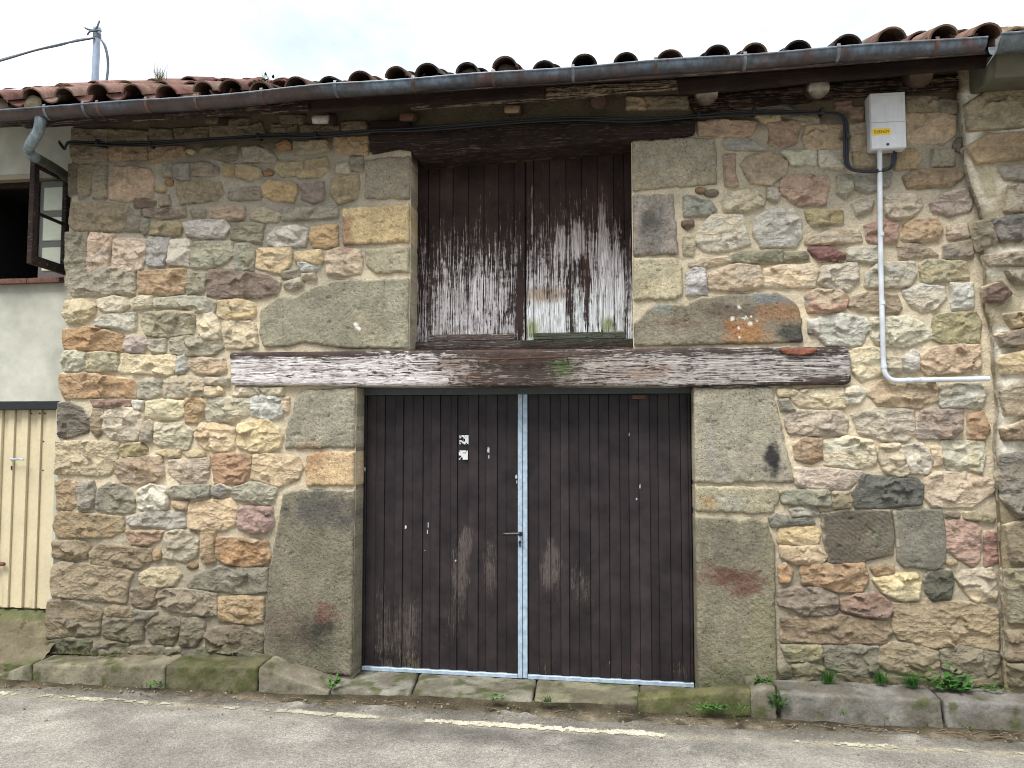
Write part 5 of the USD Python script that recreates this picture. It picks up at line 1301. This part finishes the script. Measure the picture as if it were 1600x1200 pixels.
kq = P(1387, 228, YB); kk_ = lathe([(0, 0), (.009, 0), (.009, .004), (0, .004)], 14); kk_.apply_transform(trimesh.transformations.rotation_matrix(math.pi / 2, (1, 0, 0))); kk_.apply_translation((kq[0], YB - .002, kq[2] + .01))
obj('lock', kk_, M['black_metal'], dd_)
em = P(1403, 219, YB); obj('embossed_plate', bevbox(em[0] - .03, em[0] + .03, YB - .0032, YB - .001, em[2] - .018, em[2] + .018, .001), M['white_plastic'], dd_)

yc_ = -.045
cp = [P(1374, 230, -.06), P(1374.5, 260, yc_), P(1376, 400, yc_), P(1379, 520, yc_), P(1380.5, 566, yc_), P(1382, 580, yc_), P(1388, 590, yc_), P(1400, 594.5, yc_), P(1430, 594, yc_), P(1500, 592.5, yc_), P(1546, 591.5, yc_)]
cps = np.vstack([np.array(cp[:1]), smoothpath(cp[1:], 6)])
cnd = obj('conduit_pipe', tube(cps, .017, 14), M['conduit'], smooth=True)
tag(cnd, 'pale grey conduit pipe running down from the meter box and bending right', 'pipe')
for a, b, ver in ((1376.5, 366, 1), (1378.5, 473, 1), (1381, 572, 1), (1420, 594.5, 0), (1440, 594, 0)):
    c = P(a, b, yc_); d_ = np.array([0, 0, .013]) if ver else np.array([.013, 0, 0])
    obj('pipe_collar', tube(np.array([c - d_, c + d_]), .0205, 14), M['conduit'], cnd, smooth=35)
cab = thing('power_cable', 'black power cable clipped along the wall from the left corner to the meter box', 'cable')
cl_ = [(92, 222), (101, 232), (108, 223), (140, 224), (185, 226), (236, 225), (330, 218), (430, 213), (500, 211), (580, 205), (650, 203), (720, 197), (800, 191), (900, 186), (990, 188), (1050, 185), (1092, 182), (1178, 176), (1250, 176), (1302, 177), (1316, 181), (1322, 192), (1323, 215), (1323, 245), (1325, 257), (1333, 265), (1350, 268), (1376, 267), (1390, 263), (1397, 252), (1398, 238)]
def cy(a): return -.045 if not 570 < a < 1090 else -.075
for s_, (oz_, rr_) in enumerate(((0, .0085), (-.012, .0078), (.010, .0065))):
    path = smoothpath([P(a, b + oz_ * 200 * (1 if a < 1300 else .3), cy(a) - .006 * s_) + np.array([(-.012 * (s_ - .6)) if a > 1312 else 0, 0, .004 * math.sin(a / 37 + 2 * s_)]) for a, b in cl_], 6)
    obj('strand', tube(path, rr_, 8), M['cable'], cab, smooth=True)
for a, b in ((153, 223), (236, 226), (404, 213), (494, 211), (1092, 181), (1178, 174), (1284, 174), (1323, 213)):
    c = P(a, b, -.045); obj('clip', bevbox(c[0] - .012, c[0] + .012, -.068, .01, c[2] - .02, c[2] + .024, .004), M['cable'], cab)

# ---------------------------------------------------------------- pole, wires
yp = 1.2
pt, pb = P(152, 46, yp), P(148, 122, yp)
pole = thing('utility_pole', 'galvanised pole rising above the left end of the tiled roof', 'pole')
zb_ = float(roof_z(np.array([pb[0]]), yp)[0]) - .05
obj('shaft', tube(np.array([[pt[0] - .01, yp, zb_], [pt[0], yp, pt[2]]]), .034, 16), M['pole'], pole, smooth=35)
obj('cap', tube(np.array([[pt[0], yp, pt[2] - .01], [pt[0], yp, pt[2] + .012], [pt[0], yp, pt[2] + .03]]), [.037, .037, .015], 16), M['pole'], pole, smooth=35)
obj('clamp', tube(np.array([[pt[0], yp, pt[2] - .09], [pt[0], yp, pt[2] - .05]]), .039, 16), M['wire'], pole, smooth=35)
for k, (dx, dz) in enumerate(((-.10, .03), (.085, -.02), (-.07, -.05), (.06, .09))):
    a = np.array([pt[0], yp - .03, pt[2] - .03]); obj('hook', tube(smoothpath([a, a + np.array([dx * .6, -.02, dz * .3]), a + np.array([dx, -.02, dz])], 4), [.011] * 4 + [.009] * 4 + [.006], 8), M['wire'], pole, smooth=True)
wl = [P(148, 59, yp - .04), P(120, 64, yp - .1), P(95, 69, yp - .2), P(50, 80, yp - .3), P(0, 95, yp - .4), P(-120, 128, yp - .7), P(-400, 190, yp - 1.4)]
tag(obj('overhead_wire', cat_([tube(smoothpath(wl, 8), .011, 8), tube(smoothpath([q + np.array([0, 0, .012 * math.sin(k * 2.1)]) for k, q in enumerate(wl)], 8), .008, 8)]), M['wire'], smooth=True), 'twisted grey wire sagging left from the pole top out of view', 'wire')
w2 = [P(158, 62, yp - .03), P(163, 72, yp - .03), P(167, 88, yp - .03), P(168, 105, yp - .02), P(166, 126, yp - .02), P(163, 150, yp)]
w2b = [q + np.array([.018, -.01, .0]) * (1 if k not in (0,) else 0) for k, q in enumerate(w2)]
tag(obj('drop_wire', cat_([tube(smoothpath(w2, 6), .008, 8), tube(smoothpath(w2b, 6), .008, 8)]), M['wire'], smooth=True), 'pair of wires looping down the right side of the pole into the roof', 'wire')

# ---------------------------------------------------------------- weeds, debris
def grass_tuft(c, n, h, spread, seed, droop=.5):
    n = int(n * 1.6); h *= 1.3; spread *= 1.2
    r = np.random.default_rng(seed); parts = []
    for _ in range(n):
        a = r.uniform(0, 2 * np.pi); ln = h * r.uniform(.5, 1.1); lean = spread * r.uniform(.1, 1.9); w_ = r.uniform(.0014, .003)
        d_ = np.array([np.cos(a), np.sin(a) * .6 - .25, 0]); b = np.asarray(c) + np.array([r.normal(0, .018), r.normal(0, .010), 0]); side = np.array([-d_[1], d_[0], 0]) * w_ / (np.linalg.norm(d_) + .01)
        t = np.linspace(0, 1, 5)[:, None]; mid = b + d_ * lean * t ** 1.5 + np.array([0, 0, 1]) * ln * (t - droop * .5 * t ** 2.5)
        V = np.vstack([mid[:-1] + side * (1 - t[:-1] * .8), mid[:-1] - side * (1 - t[:-1] * .8), mid[-1:]])
        F = []
        for k in range(3): F += [(k, k + 1, 5 + k - 1 + 0), (k + 1, 5 + k, 5 + k - 1)] if k else [(0, 1, 4), (1, 5, 4)]
        F = [];
        for k in range(3): F += [(k, k + 1, 4 + k), (k + 1, 5 + k, 4 + k)]
        F.append((3, 8, 7)); parts.append(trimesh.Trimesh(V, F, process=False))
    return cat_(parts)
def leafy(c, n, size, spread, seed, h=.06):
    n = int(n * 1.4); size *= 1.15
    r = np.random.default_rng(seed); parts = []
    for _ in range(n):
        a = r.uniform(0, 2 * np.pi); d_ = np.array([np.cos(a), np.sin(a) * .55 - .3, r.uniform(.1, .9)]); d_ /= np.linalg.norm(d_)
        b = np.asarray(c) + np.array([r.normal(0, spread), r.normal(0, spread * .3) - .01, abs(r.normal(0, h))]); s_ = size * r.uniform(.6, 1.2); side = np.cross(d_, [0, 0, 1]); side /= np.linalg.norm(side) + 1e-6
        up = np.cross(side, d_); V = [b]
        prof = [(.25, .32), (.5, .42), (.62, .25), (.8, .24), (1.0, 0)]
        for t, w_ in prof[:-1]: V += [b + d_ * t * s_ + side * w_ * s_ * .5 - up * .05 * s_, b + d_ * t * s_ + up * .04 * s_, b + d_ * t * s_ - side * w_ * s_ * .5 - up * .05 * s_]
        V.append(b + d_ * s_ - np.array([0, 0, .12]) * s_); F = [(0, 1, 2), (0, 2, 3)]
        for k in range(3):
            o = 1 + 3 * k; F += [(o, o + 3, o + 4), (o, o + 4, o + 1), (o + 1, o + 4, o + 5), (o + 1, o + 5, o + 2)]
        F += [(10, 13, 11), (11, 13, 12)]; parts.append(trimesh.Trimesh(np.array(V), F, process=False))
    return cat_(parts)
GREENS = ['4f7a2c', '5c8a34', '44702c', '6c9440']
def weed(name, mesh, hexc, label, cat, group=None, seed=0):
    r = np.random.default_rng(seed); c = lin(hexc, .42)
    tag(obj(name, mesh, M['leaf'], tint=lambda v: c * (.7 + .6 * noise(v * 40, seed))[:, None]), label, cat, group)
pz = lambda a, b, y: P(a, b, y)
weed('grass_tuft', grass_tuft(pz(1294, 1066, -.05), 90, .10, .05, 1), '4f8a2c', 'grass tuft on the right kerb just right of the door jamb stone', 'grass tuft', seed=1)
weed('grass_tuft', grass_tuft(pz(1377, 1068, -.06), 80, .10, .045, 2), '4a8a2a', 'narrow upright grass tuft, middle of the three on the right kerb', 'grass tuft', seed=2)
weed('grass_tuft', grass_tuft(pz(1425, 1072, -.07), 90, .10, .085, 3), '4f9030', 'spreading fan-shaped grass tuft beside the leafy weed on the right kerb', 'grass tuft', seed=3)
weed('leafy_weed', leafy(pz(1488, 1078, -.09), 90, .055, .06, 4, .045), '4a8a30', 'big leafy green weed over the joint of the right kerb stones', 'weed', seed=4)
weed('leafy_weed', leafy(pz(1548, 1078, -.06), 26, .03, .05, 5, .015), '5c8a34', 'low sparse weed at the far right end of the kerb', 'weed', seed=5)
weed('leafy_weed', cat_([leafy(pz(1192, 1070, -.12), 55, .04, .03, 6, .02)]), '4f7a34', 'weed at the foot of the big right jamb stone', 'weed', seed=6)
weed('leafy_weed', cat_([leafy(pz(1217, 1104, -.27), 26, .035, .03, 7, .04), grass_tuft(pz(1217, 1106, -.28), 20, .10, .05, 77)]), '4a7a30', 'weed sprouting from the gap between the wedge stone and the right kerb', 'weed', seed=7)
weed('leafy_weed', leafy(pz(1113, 1108, -.30), 34, .045, .05, 8, .008), '5c9440', 'flat weed rosette on the road edge below the mossy kerb stone', 'weed', seed=8)
weed('leafy_weed', leafy(pz(1160, 1107, -.30), 10, .028, .03, 9, .006), '5c9440', 'small weed seedling below the wedge-shaped kerb stone', 'weed', seed=9)
weed('grass_tuft', grass_tuft(pz(856, 1097, -.30), 36, .06, .06, 10), '5c8a3c', 'thin grass tuft at the door threshold, right of its middle', 'grass tuft', seed=10)
weed('leafy_weed', leafy(pz(775, 1094, -.27), 18, .035, .025, 11, .02), '5c943c', 'small weed at the door threshold below the pale middle rail', 'weed', seed=11)
weed('leafy_weed', leafy(pz(524, 1072, -.22), 20, .045, .018, 12, .04), '64a040', 'bright green weed at the left end of the door threshold', 'weed', seed=12)
weed('leafy_weed', leafy(pz(377, 1036, -.04), 40, .030, .035, 13, .012), '5a9a38', 'bright weed on top of the mossy left kerb stone', 'weed', seed=13)
weed('grass_tuft', grass_tuft(pz(236, 1034, -.05), 60, .045, .09, 14), '5a8a3c', 'low grass tuft behind the long left kerb stone', 'grass tuft', seed=14)
weed('leafy_weed', leafy(pz(243, 1072, -.28), 24, .030, .035, 15, .02), '5f9a40', 'weed at the road edge below the long left kerb stone', 'weed', seed=15)
weed('leafy_weed', leafy(pz(18, 1042, -.15), 30, .03, .06, 16, .008), '6a9a44', 'weed at the bottom of the mossy slope left of the kerb', 'weed', seed=16)
weed('grass_tuft', grass_tuft(P(1322, 1117, -.31), 10, .07, .07, 17), '7a9a4c', 'few thin grass blades on the road below the right kerb', 'grass tuft', seed=17)
ry = .25
q = P(250, 126, ry); weed('roof_weed', cat_([grass_tuft(q, 40, .10, .07, 18, .2), grass_tuft(q + np.array([-.01, 0, 0]), 6, .19, .05, 19, .1)]), '9a9a5c', 'dry yellowish weed growing on the roof tiles right of the pole', 'weed', seed=18)
q = P(413, 134, YE + .05); weed('roof_weed', cat_([leafy(q, 14, .045, .03, 20, .03), grass_tuft(q, 10, .11, .06, 21, .1)]), '3f6a30', 'dark green weed growing in the broken tiles above the gutter', 'weed', seed=20)
# low growth along the foot of the wall and the kerb joints
r = np.random.default_rng(123); gw = []
for k in range(95):
    side = k % 3
    if side == 0: x, y, z = r.uniform(-4.4, -2.75), r.uniform(-.06, -.02), .105
    elif side == 1: x, y, z = r.uniform(.95, 2.9), r.uniform(-.08, -.02), .115
    else: x, y = r.uniform(-4.6, 3.2), r.uniform(-.29, -.25); z = float(road_z(np.array([x]), np.array([y]))[0]) + .02
    gw.append(grass_tuft((x, y, z), r.integers(3, 9), r.uniform(.02, .055), .03, int(r.integers(9999))))
    if k % 4 == 0: gw.append(leafy((x + .03, y, z), 5, .022, .025, int(r.integers(9999)), .006))
tag(obj('weeds', cat_(gw), M['leaf'], tint=lambda v: (lin('6a8440', .4) * (1 - fbm(v * 3, 2, 5)[:, None]) + lin('8a8050', .4) * fbm(v * 3, 2, 5)[:, None]) * (.7 + .6 * noise(v * 40, 3))[:, None]), kind='stuff')
r = np.random.default_rng(99); tw = []
for k in range(70):
    x = r.uniform(-4.6, 3.0) if k % 3 else r.uniform(1.0, 2.9); y = -.30 - abs(r.normal(0, .06)); z = float(road_z(np.array([x]), np.array([y]))[0]) + .016
    a = r.uniform(-.5, .5); L = r.uniform(.02, .14); tw.append(tube(smoothpath([(x, y, z), (x + L * .5 * math.cos(a), y + L * .5 * math.sin(a), z + .006), (x + L * math.cos(a), y + L * math.sin(a), z - .001)], 3), r.uniform(.001, .003), 5))
tag(obj('twigs', cat_(tw), M['twig']), kind='stuff')
pb_ = []
for k in range(420):
    x = r.uniform(-5, 3.3); y = -.25 - abs(r.normal(0, .14)) if k < 330 else r.uniform(-1.5, -.4); s_ = r.uniform(.003, .010)
    p_ = trimesh.creation.icosphere(1, s_); p_.vertices *= r.uniform(.6, 1.2, (1, 3)); p_.apply_translation((x, y, float(road_z(np.array([x]), np.array([y]))[0]) + s_ * .4 + (.008 if y > -.36 else 0))); pb_.append(p_)
tag(obj('gravel', cat_(pb_), M['dirt'], tint=lin('9a907c', .7), smooth=True), kind='stuff')
